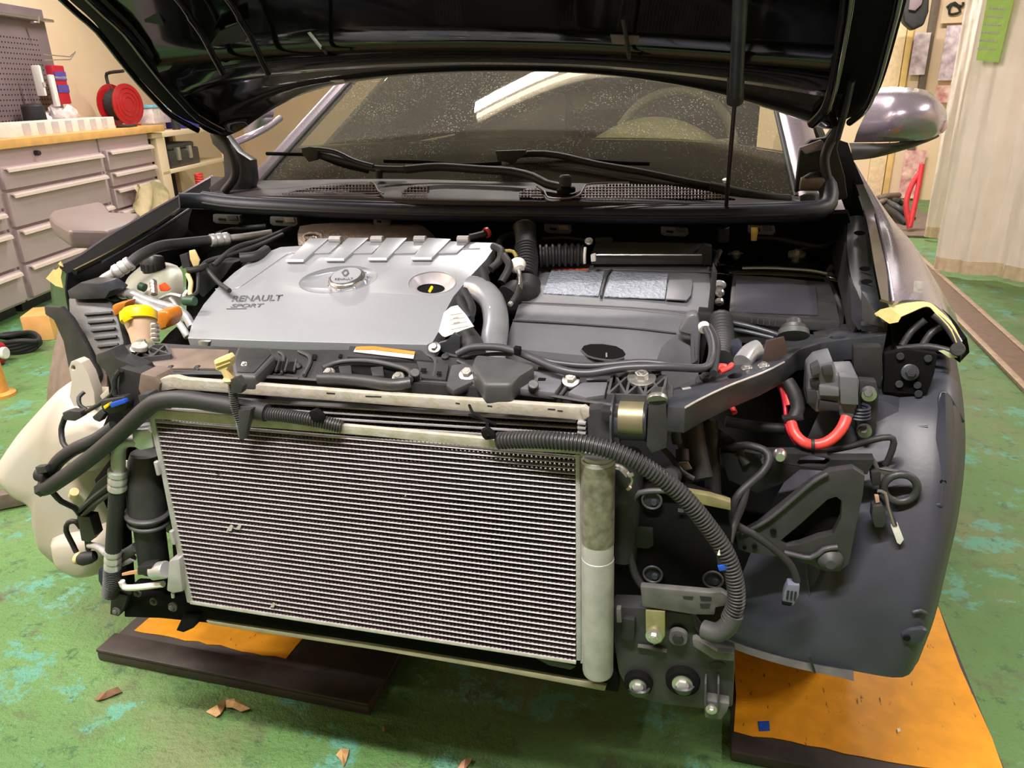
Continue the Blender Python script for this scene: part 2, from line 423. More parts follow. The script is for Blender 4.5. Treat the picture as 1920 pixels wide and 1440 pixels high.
# shelf unit past the bench
t = thing('shelf_unit', 'cream open shelf unit just past the end of the bench', 'shelf', CW(3.0, 0.3), CRZ, local=True)
for x0, x1, z0, z1, nm in ((-0.68, 0.9, 0.90, 0.94, 'shelf_board'), (-0.6, 0.9, 0.60, 0.63, 'shelf_board'), (-0.6, 0.9, 0.1, 0.13, 'shelf_board')):
    bpart(nm, x0, x1, -0.28, 0.3, z0, z1, CREAM, t)
for x in (-0.62, 0.86):
    for y in (-0.28, 0.24): bpart('post', x, x+0.16 if x < 0 else x+0.06, y, y+0.05, 0, 0.9, CREAM, t)
bpart('back_panel', -0.6, 0.9, 0.29, 0.31, 0, 0.9, DARK, t)
def lbox(name, x, y, z0, sx, sy, sz, m, label, cat, rz=0, group=None):
    o = box(name, (0, 0, sz/2), (sx, sy, sz), m, bev=min(sx, sy, sz)*0.08); o.location = CW(x, y, z0); o.rotation_euler = (0, 0, CRZ+rz)
    return tag(o, label, cat, group)
t = thing('power_tool_case', 'dark grey machine with clamps on the shelf under the cream top', 'machine', CW(3.0, 0.2, 0.63), CRZ, local=True)
bpart('machine_body', -0.34, 0.3, -0.14, 0.12, 0.0, 0.15, BLACK, t, 0.02)
bpart('machine_lid', -0.3, 0.26, -0.12, 0.1, 0.15, 0.2, GRAYPL, t, 0.02)
for x in (-0.2, 0.05): bpart('clasp', x, x+0.05, -0.16, -0.12, 0.06, 0.17, STEEL, t)
pts = [CW(3.05, 0.0, 0.55)+Vector((0.03*cos(a), 0.03*sin(a), -0.0035*a/1.0)) for a in [0.5*k for k in range(120)]]
tag(tube('coiled_hose', pts, 0.011, RED, seg=6, step=0.02), 'red coiled air hose hanging below the middle shelf', 'hose')
pts = [CW(2.75+0.25*sin(k*1.3), 0.1+0.03*cos(k*2.1), 0.17+0.18*(0.5+0.5*sin(k*0.77))) for k in range(16)]
tag(tube('tangled_cable', pts, 0.008, DARK, seg=6, step=0.02), 'tangled black cable on the bottom shelf', 'cable')

# pegboard
t = thing('pegboard', 'grey perforated tool board standing at the back of the bench', 'board', CW(0, 0, 0), CRZ, local=True)
xr = BL(112, 130, 0.62).x; zt = BL(98, 20, 0.62).z
bm = bmesh.new(); add_plate(bm, [Vector((-1.4, 0.655, 0.8)), Vector((xr, 0.655, 0.8)), Vector((xr, 0.655, zt)), Vector((-1.4, 0.655, zt))], Vector((0, 0.03, 0)), bev=0.004); obj('panel', bm, PURP, t)
bm = bmesh.new()
for i in range(26):
    for j in range(20):
        x, z = xr-0.16-i*0.035, zt-0.22-j*0.035
        vs = [bm.verts.new((x+0.006*cos(a), 0.653, z+0.006*sin(a))) for a in [pi/3*k for k in range(6)]]; bm.faces.new(vs)
obj('peg_hole', bm, PITCH, t, 0)['kind'] = 'stuff'
bpart('top_rail', -1.4, xr, 0.58, 0.64, zt-0.09, zt-0.07, STEEL, t)
p = BL(58, 42, 0.6); bm = bmesh.new(); add_tube(bm, [p+Vector((0, 0, 0)), p+Vector((0, -0.06, 0)), p+Vector((0, -0.07, 0.04))], 0.008, 6); obj('hook', bm, STEEL, t)
p = BL(110, 108, 0.55)
for k in (-1, 1):
    bm = bmesh.new(); add_tube(bm, [p+Vector((-0.1, 0.06, 0.02*k)), p+Vector((0.12, -0.02, 0.01*k)), p+Vector((0.2, -0.03, 0.05))], 0.004, 6); obj('hook', bm, STEEL, t)
# packs hanging on the board
def hang(name, u0, v0, u1, v1, y, m, label, cat, th=0.06, bands=()):
    a = BL(u0, v0, y); b = BL(u1, v1, y)
    t = thing(name, label, cat, CW((a.x+b.x)/2, y, b.z), CRZ, local=True); w = b.x-a.x; h = a.z-b.z
    bm = bmesh.new(); add_box(bm, (0, 0, h/2), (w, th, h), bev=0.01); obj('pack_body', bm, m, t)
    for z0, z1, mm in bands:
        bm = bmesh.new(); add_box(bm, (0, -th/2-0.002, h*(z0+z1)/2), (w*0.96, 0.006, h*(z1-z0))); obj('print_band', bm, mm, t)
    return t
hang('paper_pack', 64, 122, 82, 180, 0.5, WHITE, 'white carton hanging left of the red and blue packet', 'carton', bands=((0.3, 0.45, LUMP),))
PRED = mat('packet_red', (176, 26, 50), 0.35, var=0.1); PNAVY = mat('packet_navy', (84, 70, 150), 0.35, var=0.15)
hang('tall_packet', 90, 122, 128, 195, 0.52, PRED, 'red and blue packet hanging on the grey tool board', 'packet', bands=((0.62, 0.84, PNAVY), (0.66, 0.72, WHITE), (0.3, 0.5, PNAVY)))
hang('strip_packet', 98, 140, 104, 200, 0.47, WHITE, 'slim white packet in front of the red and blue one', 'packet', th=0.03)
# things on the bench
c = BL(76, 232, 0.5)
tag(turned('black_canister', CW(c.x, 0.53, 1.0), CW(c.x, 0.53, 1.19), [(0, 0.07), (0.04, 0.075), (0.9, 0.075), (0.95, 0.068), (1, 0.05)], DARK), 'black canister standing on the bench before the tool board', 'canister')
bm = bmesh.new(); a = BL(26, 262, 0.06); b = BL(218, 232, 0.06)
t = thing('flat_carton', 'long low white carton with grey checks along the bench edge', 'carton', CW((a.x+b.x)/2, 0.14, 1.0), CRZ, local=True); w = b.x-a.x
bpart('carton_body', -w/2, w/2, -0.07, 0.12, 0, 0.085, WHITE, t)
CHK = mat('check_grey', (192, 186, 186), 0.5, var=0.05)
for k in range(7): bpart('grey_check', -w/2+w*(0.1+k*0.125), -w/2+w*(0.1+k*0.125+0.06), -0.073, -0.069, 0.01, 0.078, CHK, t, 0)
c = BL(94, 232, 0.3); lbox('blue_box', c.x, 0.36, 1.0, 0.42, 0.14, 0.07, BLUE, 'flat blue box behind the white checked carton', 'box')
c = BL(125, 215, 0.36)
CLEAR = mat('cloudy_bag', (216, 204, 204), 0.2, var=0.2, scale=25, bump=1.0, bscale=25)
bm = bmesh.new(); bmesh.ops.create_icosphere(bm, subdivisions=3, radius=1)
for q in bm.verts:
    n = q.co.normalized(); k = 1+0.25*sin(n.x*7+n.z*4)*cos(n.y*6+n.x*3); q.co = Vector((n.x*0.16*k, n.y*0.1*k, (n.z*0.5+0.45)*0.17*k))
o = obj('plastic_bag', bm, CLEAR); o.location = CW(c.x+0.15, 0.5, 1.0); o.rotation_euler = (0, 0, CRZ); tag(o, 'crumpled cloudy plastic bag right of the black canister', 'bag')
# cord reel
c1 = BL(240, 196, 0.3); c2 = BL(196, 190, 0.36)
A = CW(c1.x, 0.3, c1.z); t = thing('cord_reel', 'red extension cord reel with black handle on the bench', 'cord reel', A-Vector((0, 0, 0.15)))
vd = (A-CAM); vd.z = 0; vd.normalize(); ax = (Matrix.Rotation(radians(46), 3, 'Z') @ vd).normalized()
DRED = mat('reel_red', (160, 22, 28), 0.35, var=0.1); R = 0.165
for s in (0, 1):
    P = A + ax*(0.16*s)
    o = turned('reel_flange', P-ax*0.008, P+ax*0.008, [(0, 0.03), (0.01, R*0.95), (0.2, R), (0.8, R), (0.99, R*0.95), (1, 0.03)], DRED, t, 32)
    for k in range(3 if s == 0 else 0):
        r = R*(0.35+0.22*k); pts = [P-ax*0.009+(Vector((0, 0, 1))*cos(a)+ax.cross(Vector((0, 0, 1)))*sin(a))*r for a in [2*pi*i/24 for i in range(25)]]
        bm = bmesh.new(); add_tube(bm, pts, 0.004, 6); obj('ridge', bm, DRED, o)
bm = bmesh.new(); path = [A+ax*(0.02+0.12*k/200.0)+(Vector((0, 0, 1))*cos(k*0.6)+ax.cross(Vector((0, 0, 1)))*sin(k*0.6))*0.115 for k in range(201)]
add_tube(bm, path, 0.009, 6); obj('wound_cord', bm, DARK, t)
cyl('reel_drum', A+ax*0.01, A+ax*0.15, 0.108, DARK, t)
tube('carry_handle', [A+ax*0.16+Vector((0, 0, R*0.7)), A+ax*0.17+Vector((0, 0, R+0.06)), A+ax*0.13+Vector((0, 0, R+0.085)), A-ax*0.02+Vector((0, 0, R+0.095))], 0.013, DARK, t, step=0.02)
tube('stand', [A+ax*0.18+Vector((0.06, 0, -0.165)), A-ax*0.03+Vector((0.06, 0, -0.165))], 0.01, DRED, t, straight=True)
c = BL(278, 232, 0.3)
t = thing('storage_box', 'clear plastic box with pale blue lid right of the red reel', 'box', CW(c.x+0.12, 0.32, 1.0), CRZ, local=True)
bpart('tub', -0.17, 0.2, -0.1, 0.1, 0, 0.13, CLEAR, t, 0.01); bpart('lid', -0.18, 0.21, -0.11, 0.11, 0.13, 0.155, mat('lid_blue', (120, 190, 214), 0.3), t, 0.006)
c = BL(238, 236, 0.1)
t = thing('small_phone', 'dark phone lying on the bench before the red reel', 'phone', CW(c.x, 0.1, 1.0), CRZ+0.2, local=True)
bpart('phone_body', -0.11, 0.11, -0.05, 0.05, 0, 0.018, DARK, t, 0.004); bpart('phone_screen', -0.1, 0.09, -0.045, 0.045, 0.018, 0.02, mat('screen_glass', (70, 80, 96), 0.1, var=0), t, 0)
c = BL(358, 245, 0.2); lbox('blue_crate', c.x, 0.2, 0.94, 0.5, 0.25, 0.12, mat('navy_plastic', (54, 46, 150), 0.4), 'dark blue crate on the cream shelf unit', 'crate')
c = BL(325, 243, 0.15)
tag(turned('spray_bottle', CW(c.x, 0.12, 0.94), CW(c.x, 0.12, 1.12), [(0, 0.035), (0.7, 0.035), (0.8, 0.015), (0.95, 0.015), (1, 0.01)], DARK, None, 16), 'small dark bottle at the near end of the cream shelf', 'bottle')
# floor things at the left
t = thing('battery_cable_coil', 'heap of black cable on the floor under the drawer cabinets', 'cable', PZ(40, 640, 0.0))
for k in range(5):
    c0 = PZ(8+k*4, 646-k*3, 0.02+0.012*k); r = 0.16-0.012*k
    pts = [c0+Vector((r*1.3*cos(a), r*0.7*sin(a), 0.01*sin(3*a+k))) for a in [2*pi*i/20 for i in range(21)]]
    tube('cable_loop', pts, 0.012, DARK, t, 8, 0.03)
t = thing('red_canister', 'red can lying on the green floor at the left edge', 'can', PZ(6, 664, 0.03))
P = PZ(4, 662, 0.06); turned('can_body', P, P+Vector((-0.2, -0.05, 0)), [(0, 0.04), (0.05, 0.055), (0.95, 0.055), (1, 0.045)], PRED, t); cyl('can_cap', P+Vector((0.02, 0.005, 0)), P, 0.03, WHITE, t)
P = PZ(68, 634, 0.0)+Vector((0.02, 0.05, 0)); o = box('wood_block', (0, 0, 0.07), (0.14, 0.2, 0.14), WOOD, bev=0.006); o.location = P; o.rotation_euler = (0, 0, 0.5); tag(o, 'pale wooden block on the green floor below the drawers', 'wood block')
P = PZ(2, 742, 0.0); o = turned('orange_post', P, P+Vector((0, 0, 0.22)), [(0, 0.06), (0.06, 0.06), (0.1, 0.035), (1, 0.03)], mat('cone_orange', (220, 150, 70), 0.5)); tag(o, 'orange post foot at the left edge of the floor', 'post')
a, b = PZ(-60, 948, 0.03), PZ(66, 924, 0.03)
t = thing('steel_bar', 'dark steel bar lying on the floor behind the white tank', 'bar', (a+b)/2-Vector((0, 0, 0.03)))
bm = bmesh.new(); d = (b-a); add_box(bm, (a+b)/2, (d.length+0.1, 0.05, 0.05), Matrix.Rotation(math.atan2(d.y, d.x), 3, 'Z'), 0.006); obj('bar_body', bm, BROWN, t)
# grey seat of a rolling stool beyond the left wing
t = thing('rolling_stool', 'grey padded stool between the left wing and the drawers', 'stool', PZ(175, 560, 0))
SEATM = mat('seat_vinyl', (112, 98, 96), 0.45, var=0.05)
f = FP((95, 400, 1.15), (250, 395, 1.5), (180, 378, 1.75))
plate('seat_pad', [(90, 402), (98, 394), (185, 377), (196, 382), (208, 398), (262, 400), (250, 418), (204, 433), (126, 431), (100, 415)], f, 0.05, SEATM, t, bev=0.014, seg=3, vec=(0, 0, -0.05))
P = f(170, 408); cyl('stool_post', Vector((P.x, P.y, P.z-0.04)), Vector((P.x, P.y, 0.08)), 0.03, STEEL, t)
for k in range(5):
    a = 2*pi*k/5; Q = Vector((P.x+0.22*cos(a), P.y+0.22*sin(a), 0.05)); tube('stool_leg', [Vector((P.x, P.y, 0.1)), Q], 0.02, DARK, t, straight=True); cyl('caster', Q+Vector((0, -0.015, -0.025)), Q+Vector((0, 0.015, -0.025)), 0.025, DARK, t)
# clear film hanging over the cabinet
FILM = mat('clear_film', (206, 186, 150), 0.3, var=0.1, bump=0.8, bscale=30)
rows = []
for j in range(8):
    row = []
    for i in range(8):
        P = CW(1.62+0.05*i*(1+0.16*j), -0.10-0.03*sin(i*1.7+j), 0.60-0.035*j-0.015*sin(i*2.3+j)); row.append(P)
    rows.append(row)
tag(grid('plastic_sheet', rows, FILM, None, 0.002, 2), 'crumpled translucent sheet hanging before the narrow cabinet', 'sheet')

# right-hand side
t = thing('floor_rail', 'long rusty steel lift rail let into the green floor', 'rail', (1.86, 4.2, 0))
RUST = mat('rail_brown', (120, 98, 82), 0.6, metal=0.2, var=0.2, scale=40); RUSTL = mat('rail_edge', (176, 152, 132), 0.5, metal=0.3, var=0.2)
bm = bmesh.new(); add_box(bm, (1.86, 4.2, 0.006), (0.13, 8.2, 0.012)); obj('channel', bm, RUST, t)
for x in (1.78, 1.94): bm = bmesh.new(); add_box(bm, (x, 4.2, 0.009), (0.03, 8.2, 0.018), bev=0.003); obj('rail_edge', bm, RUSTL, t)
PLAST = mat('curtain_sheet', (240, 224, 212), 0.42, var=0.05, scale=4, bump=0.6, bscale=6, bdist=0.02)
def curtain(name, pts, top, label, n=70, amp=0.05, hem=True):
    L = [Vector(p) for p in pts]; path = resample(L, n//(len(L)-1)); t = thing(name, label, 'curtain', L[0])
    rows = []
    for j in range(26):
        z = 0.03+(top-0.03)*j/25; row = []
        for i, p in enumerate(path):
            d = (path[min(i+1, len(path)-1)]-path[max(i-1, 0)]).normalized(); nn = Vector((d.y, -d.x, 0))
            k = 0.35+0.65*abs(cos(j*0.09))
            row.append(Vector((p.x, p.y, z))+nn*(amp*k*(1.5*sin(i*0.16+0.25*sin(j*0.3))+0.5*sin(i*0.43+j*0.11)+0.22*sin(i*0.9-j*0.35)+0.12*sin(i*1.9+j*0.9))))
        rows.append(row)
    grid('sheet', rows, PLAST, t, 0.003)
    if hem: grid('hem', [[p+Vector((0, -0.004, 0)) for p in rows[0]], [p+Vector((0, -0.004, 0.0)) + Vector((0, 0, 0)) for p in [q+Vector((0, 0, 0.0)) for q in [a.lerp(b, 0.8) for a, b in zip(rows[0], rows[1])]]]], mat('hem_tape', (214, 190, 160), 0.6), t, 0.004)
    return t
curtain('vinyl_curtain', [(1.93, 4.73, 0), (2.36, 4.36, 0), (2.9, 3.95, 0), (3.8, 3.3, 0)], 2.7, 'white vinyl curtain with green sticker hanging to the floor at right', 120, 0.035)
t = curtain('strip_curtain', [(2.13, 5.95, 0), (2.32, 5.8, 0), (2.6, 5.6, 0), (3.2, 5.3, 0)], 2.7, 'white vinyl curtain behind the one with the green sticker', 80, 0.03)
f = FP(Vector((2.05, 4.50, 1)), Vector((2.45, 4.15, 1)), Vector((2.05, 4.50, 2)))
t = thing('green_notice', 'green notice stuck high on the white vinyl curtain', 'notice', f(1865, 60))
plate('notice_sheet', [(1856, -30), (1908, -30), (1872, 117), (1830, 113)], f, 0.004, mat('notice_green', (162, 196, 92), 0.5, var=0.08), t, bev=0)
g = off(f, 0.002)
for k in range(6): plate('print_line', [(1853-k*4, 14+k*15), (1886-k*4, 16+k*15), (1885-k*4, 19+k*15), (1852-k*4, 17+k*15)], g, 0.001, LUMP, t, bev=0)
# door leaf and posts on the back wall
YB = 8.38
YPOST = mat('post_yellow', (232, 196, 128), 0.55, var=0.12, scale=8)
def vpost(name, u, v, wd, m, label, Y=YB, z1=2.9, z0=0.0, cat='post', dp=0.06):
    P = PY(u, v, Y); o = box(name, (P.x, Y, (z0+z1)/2), (wd, dp, z1-z0), m, bev=0.008); return tag(o, label, cat)
vpost('yellow_post', 1697, 120, 0.06, YPOST, 'yellow wooden post beside the poster wall')
vpost('door_post', 1735, 120, 0.07, BROWN, 'brown steel door post right of the yellow one')
vpost('cream_post', 1642, 330, 0.16, mat('post_cream', (240, 214, 174), 0.6), 'broad cream post seen below the door mirror', z1=2.9)
vpost('grey_pipe', 1672, 110, 0.1, GRAYPL, 'grey pipe on the cream wall beside the bonnet', z1=2.9, dp=0.1) if 0 else None
POSTER = [mat('poster_lilac', (196, 176, 196), 0.4, var=0.2, scale=14, dirt=(236, 224, 232)), mat('poster_pink', (216, 140, 140), 0.4, var=0.25, scale=12, dirt=(236, 200, 190))]
def poster(u0, v0, u1, v1, m, label, Y=8.33):
    f = FY(Y); a, b = f(u0, v0), f(u1, v1); x0, x1 = min(a.x, b.x), max(a.x, b.x)
    o = box('poster', ((x0+x1)/2, Y, (a.z+b.z)/2), (x1-x0, 0.008, abs(a.z-b.z)), m, bev=0); return tag(o, label, 'poster')
poster(1716, 62, 1733, 140, POSTER[0], 'lilac poster left of the brown door post')
poster(1776, 48, 1806, 150, POSTER[0], 'large lilac poster right of the brown door post')
poster(1757, 160, 1786, 192, POSTER[1], 'pink poster low beside the white curtain')
poster(1698, 282, 1722, 372, POSTER[1], 'tall pink poster below the door mirror')
poster(1770, 0, 1812, 42, CREAM, 'cream board with hooks near the top right')
f = FY(8.3)
tag(tube('hanging_wire', [(1775, 14, 8.3), (1790, 5, 8.3), (1800, 22, 8.3), (1780, 26, 8.3), (1784, 8, 8.3), (1803, 12, 8.3), (1806, 4, 8.3)], 0.012, DARK, step=0.03), 'loop of dark wire hanging high near the curtain', 'wire')
t = thing('work_lamp', 'black and purple object hanging beside the raised bonnet', 'lamp', PY(1715, 40, 7.6))
plate('lamp_hood', [(1697, -25), (1744, -25), (1742, 22), (1733, 47), (1712, 57), (1695, 42), (1692, 20)], FY(7.6), 0.16, DARK, t, bev=0.03, seg=3)
plate('lamp_face', [(1708, -20), (1735, -20), (1728, 8), (1716, 20), (1704, 18)], FY(7.57), 0.02, PURP, t, bev=0.005)
a = PZ(1706, 432, 0.02)
t = thing('red_tube_frame', 'red bent tube leaning against the vinyl curtain', 'frame', a)
q = a.y
tube('red_tube', [PY(1729, 308, q+0.1), PY(1722, 350, q+0.05), PY(1714, 390, q), PY(1706, 425, q-0.05)], 0.022, mat('tube_red', (226, 60, 70), 0.4), t, step=0.05)
tube('red_tube', [PY(1727, 320, q+0.1), PY(1708, 350, q+0.05), PY(1699, 385, q), PY(1706, 428, q-0.05)], 0.022, MATS['tube_red'], t, step=0.05)
t = thing('tool_pile', 'pile of dark tools and rods on the floor behind the right wing', 'tools', PZ(1680, 400, 0))
for k, (u0, v0, u1, v1, h) in enumerate([(1640, 374, 1685, 366, 0.10), (1650, 380, 1700, 420, 0.05), (1662, 378, 1700, 402, 0.08), (1640, 384, 1668, 376, 0.08), (1676, 376, 1692, 384, 0.1), (1684, 384, 1712, 412, 0.04)]):
    tube('rod', [PZ(u0, v0, h), PZ((u0+u1)/2, (v0+v1)/2-2, h+0.04), PZ(u1, v1, h*0.6)], 0.03, [BROWN, DARK, GRAYPL][k % 3], t, 8, 0.05)
P = PZ(1682, 420, 0)
o = box('floor_mat', (P.x, P.y+0.6, 0.01), (0.7, 2.6, 0.02), BROWN, bev=0.004); tag(o, 'brown grey mat on the floor behind the right wing', 'mat')

# plates on the floor under the car
def jit(pts, a=0.006, n=7):
    o = []
    for i, p in enumerate(pts):
        q = pts[(i+1) % len(pts)]
        for k in range(n): o.append(Vector(p).lerp(Vector(q), k/n)+Vector((random.uniform(-a, a), random.uniform(-a, a), 0)))
    return o
RUB = mat('ramp_rubber', (56, 48, 46), 0.5, var=0.3, scale=14, bump=0.3, bscale=60)
def orange_mat():
    m = ORANGE.copy(); m.name = 'scuffed_orange'; nt = m.node_tree; b = nt.nodes['Principled BSDF']; N = nt.nodes.new; L = nt.links.new
    tc = N('ShaderNodeTexCoord'); mp = N('ShaderNodeMapping'); mp.inputs['Scale'].default_value = (70, 16, 1); mp.inputs['Rotation'].default_value = (0, 0, 0.25)
    nz = N('ShaderNodeTexNoise'); nz.inputs['Scale'].default_value = 1.0; nz.inputs['Detail'].default_value = 6; nz.inputs['Roughness'].default_value = 0.7
    L(tc.outputs['Object'], mp.inputs[0]); L(mp.outputs[0], nz.inputs['Vector'])
    r = N('ShaderNodeMapRange'); r.inputs[1].default_value = 0.635; r.inputs[2].default_value = 0.67; L(nz.outputs['Fac'], r.inputs[0])
    mx = N('ShaderNodeMix'); mx.data_type = 'RGBA'; L(r.outputs[0], mx.inputs[0])
    old = b.inputs['Base Color'].links[0].from_socket; L(old, mx.inputs[6]); mx.inputs[7].default_value = (*lin((92, 56, 20)), 1); L(mx.outputs[2], b.inputs['Base Color'])
    return m
ORM = orange_mat()
for nm, x0, x1, yf, lab in (('l', -0.80, -0.12, 0.235, 'dark lift plate with orange paint under the left side, right end standing in for shadow'), ('r', 0.60, 1.085, 0.30, 'dark lift plate with bright orange paint under the right wing')):  # left plate runs on to the right in place of the car's shadow
    t = thing('lift_plate', lab, 'plate', ((x0+x1)/2, 0.9, 0))
    bm = bmesh.new(); add_box(bm, ((x0+x1)/2, yf+0.75, 0.012), (x1-x0, 1.5, 0.024), bev=0.006); obj('rubber_base', bm, RUB, t)
    y0 = yf+(0.085 if nm == 'l' else 0.05); bm = bmesh.new()
    p = jit([(x0+0.035 if nm == 'l' else x0+0.005, y0, 0.0245), (-0.36 if nm == 'l' else x1-0.005, y0, 0.0245), (-0.36 if nm == 'l' else x1-0.01, yf+1.45, 0.0245), (x0+0.03, yf+1.45, 0.0245)], 0.004, 14)
    add_plate(bm, p, Vector((0, 0, 0.0012))); obj('paint_layer', bm, ORM, t, 0)
    if nm == 'l':
        bm = bmesh.new(); add_box(bm, ((x0+x1)/2, yf+0.03, 0.028), (x1-x0, 0.06, 0.008), bev=0.003); obj('front_lip', bm, RUB, t)
o = plate('blue_tape_square', [(1421, 1353), (1442, 1352), (1444, 1370), (1424, 1371)], FZ(0.0262), 0.001, BLUE, None, bev=0, vec=(0, 0, 0.0008)); tag(o, 'small square of blue tape on the right orange plate', 'tape')
o = plate('white_chip', [(1681, 1368), (1687, 1367), (1688, 1373), (1683, 1375)], FZ(0.0262), 0.001, WHITE, None, bev=0, vec=(0, 0, 0.003)); tag(o, 'tiny white chip on the right orange plate', 'chip')
# leaves
def leaf(out, z, m, label, bend=0.012):
    P = [PZ(u, v, z) for u, v in out]; c = sum(P, Vector())/len(P); bm = bmesh.new()
    cv = bm.verts.new(c+Vector((0, 0, bend))); ring = [bm.verts.new(p+Vector((0, 0, 0.004*(i % 2)))) for i, p in enumerate(P)]
    low = [bm.verts.new(v.co-Vector((0, 0, 0.0012))) for v in ring]; cl = bm.verts.new(c+Vector((0, 0, bend-0.0012)))
    n = len(P)
    for i in range(n):
        j = (i+1) % n; bm.faces.new([cv, ring[i], ring[j]]); bm.faces.new([cl, low[j], low[i]]); bm.faces.new([ring[i], low[i], low[j], ring[j]])
    tag(obj('dry_leaf', bm, m, None, 0), label, 'leaf', 'dry leaves on the green floor')
LEAF2 = mat('brown_leaf', (120, 88, 66), 0.7, var=0.2, scale=60)
leaf([(386, 1334), (402, 1333), (412, 1318), (422, 1312), (421, 1326), (414, 1341), (405, 1344)], 0.005, LEAF, 'left half of the folded tan leaf before the dark plate')
leaf([(422, 1312), (440, 1312), (458, 1320), (470, 1331), (452, 1334), (436, 1329), (424, 1326)], 0.005, LEAF, 'right half of the folded tan leaf with a pointed tip')
leaf([(178, 1313), (188, 1303), (200, 1297), (222, 1290), (229, 1297), (217, 1304), (200, 1309), (186, 1315)], 0.004, LEAF2, 'curled brown leaf on the floor left of the dark plate')
leaf([(630, 1415), (640, 1406), (655, 1404), (653, 1418), (648, 1430), (644, 1440), (641, 1428), (634, 1422)], 0.004, LEAF, 'small tan leaf with a stalk at the bottom edge')
leaf([(858, 1440), (866, 1430), (878, 1421), (886, 1422), (880, 1432), (870, 1446)], 0.004, mat('pink_leaf', (190, 140, 116), 0.7), 'narrow pinkish leaf at the bottom of the picture')
leaf([(716, 1364), (722, 1362), (725, 1368), (721, 1373), (717, 1370)], 0.003, LEAF2, 'tiny brown leaf scrap in front of the car shadow')
# ================================================================== CAR
CAR = thing('car', 'grey violet hatchback with raised bonnet and stripped front end', 'car', (0, 1.3, 0))
def part(*a, **k): return a
# ---- added shade slab and shell
bm = bmesh.new(); add_box(bm, (0, 2.35, 0.36), (1.5, 3.2, 0.1), bev=0.02); obj('underbody_shade_slab', bm, PITCH, CAR)  # dark slab added to keep the space below the car dark
def side(sx):
    prof = [(1.25, 0.25), (1.25, 0.88), (1.5, 0.93), (2.2, 1.0), (3.6, 1.02), (4.1, 0.9), (4.15, 0.4), (3.75, 0.33), (3.6, 0.62), (3.3, 0.7), (3.0, 0.62), (2.85, 0.33)]
    bm = bmesh.new(); add_plate(bm, [Vector((sx*0.86, y, z)) for y, z in prof], Vector((-sx*0.08, 0, 0)), bev=0.02, seg=2); return obj('body_side', bm, PAINT, CAR)
side(1); side(-1)
GLASS = bpy.data.materials.new('windscreen_glass'); GLASS.use_nodes = True; GLS = GLASS
for sx in (-1, 1):
    bm = bmesh.new(); add_plate(bm, [Vector((sx*0.80, 1.42, 1.0)), Vector((sx*0.80, 3.7, 1.02)), Vector((sx*0.66, 3.3, 1.40)), Vector((sx*0.62, 2.1, 1.43))], Vector((-sx*0.02, 0, 0)), bev=0.003); obj('side_window', bm, GLS, CAR)
for sx in (-1, 1):
    bm = bmesh.new(); add_plate(bm, [Vector((sx*0.85, 2.1, 1.0)), Vector((sx*0.85, 2.25, 1.0)), Vector((sx*0.64, 2.35, 1.44)), Vector((sx*0.64, 2.22, 1.44))], Vector((-sx*0.04, 0, 0)), bev=0.006); obj('door_pillar', bm, DARK, CAR)
grid('roof', [[Vector((x, y, z-0.04*abs(x/0.6)**2)) for x in (-0.62, -0.35, 0, 0.35, 0.62)] for y, z in ((1.88, 1.45), (2.4, 1.5), (3.1, 1.47), (3.8, 1.33))], PAINT, CAR, 0.02, 3)
grid('tailgate', [[Vector((x, y, z)) for x in (-0.66, -0.35, 0, 0.35, 0.66)] for y, z in ((3.8, 1.33), (4.05, 1.05), (4.2, 0.9), (4.22, 0.4))], PAINT, CAR, 0.02, 2)
for sx in (-1, 1):
    for y in (0.80, 3.35):
        w_ = turned('tyre', Vector((sx*0.66, y, 0.34)), Vector((sx*0.86, y, 0.34)), [(0, 0.22), (0.02, 0.29), (0.12, 0.318), (0.88, 0.318), (0.98, 0.29), (1, 0.22)], RUBBER, CAR, 40)
        turned('wheel_rim', Vector((sx*0.70, y, 0.34)), Vector((sx*0.855, y, 0.34)), [(0, 0.2), (0.9, 0.225), (1, 0.215)], DARK, w_, 32)
for sx in (-1, 1): box('wheel_gap_light_block', (sx*0.62, 0.74, 0.42), (0.03, 0.72, 0.34), PITCH, CAR)  # dark boxes added to stop lamp light leaking through the wheel gaps
for sx in (-1, 1): box('wheel_gap_light_block', (sx*0.71, 1.12, 0.50), (0.2, 0.03, 0.5), PITCH, CAR)
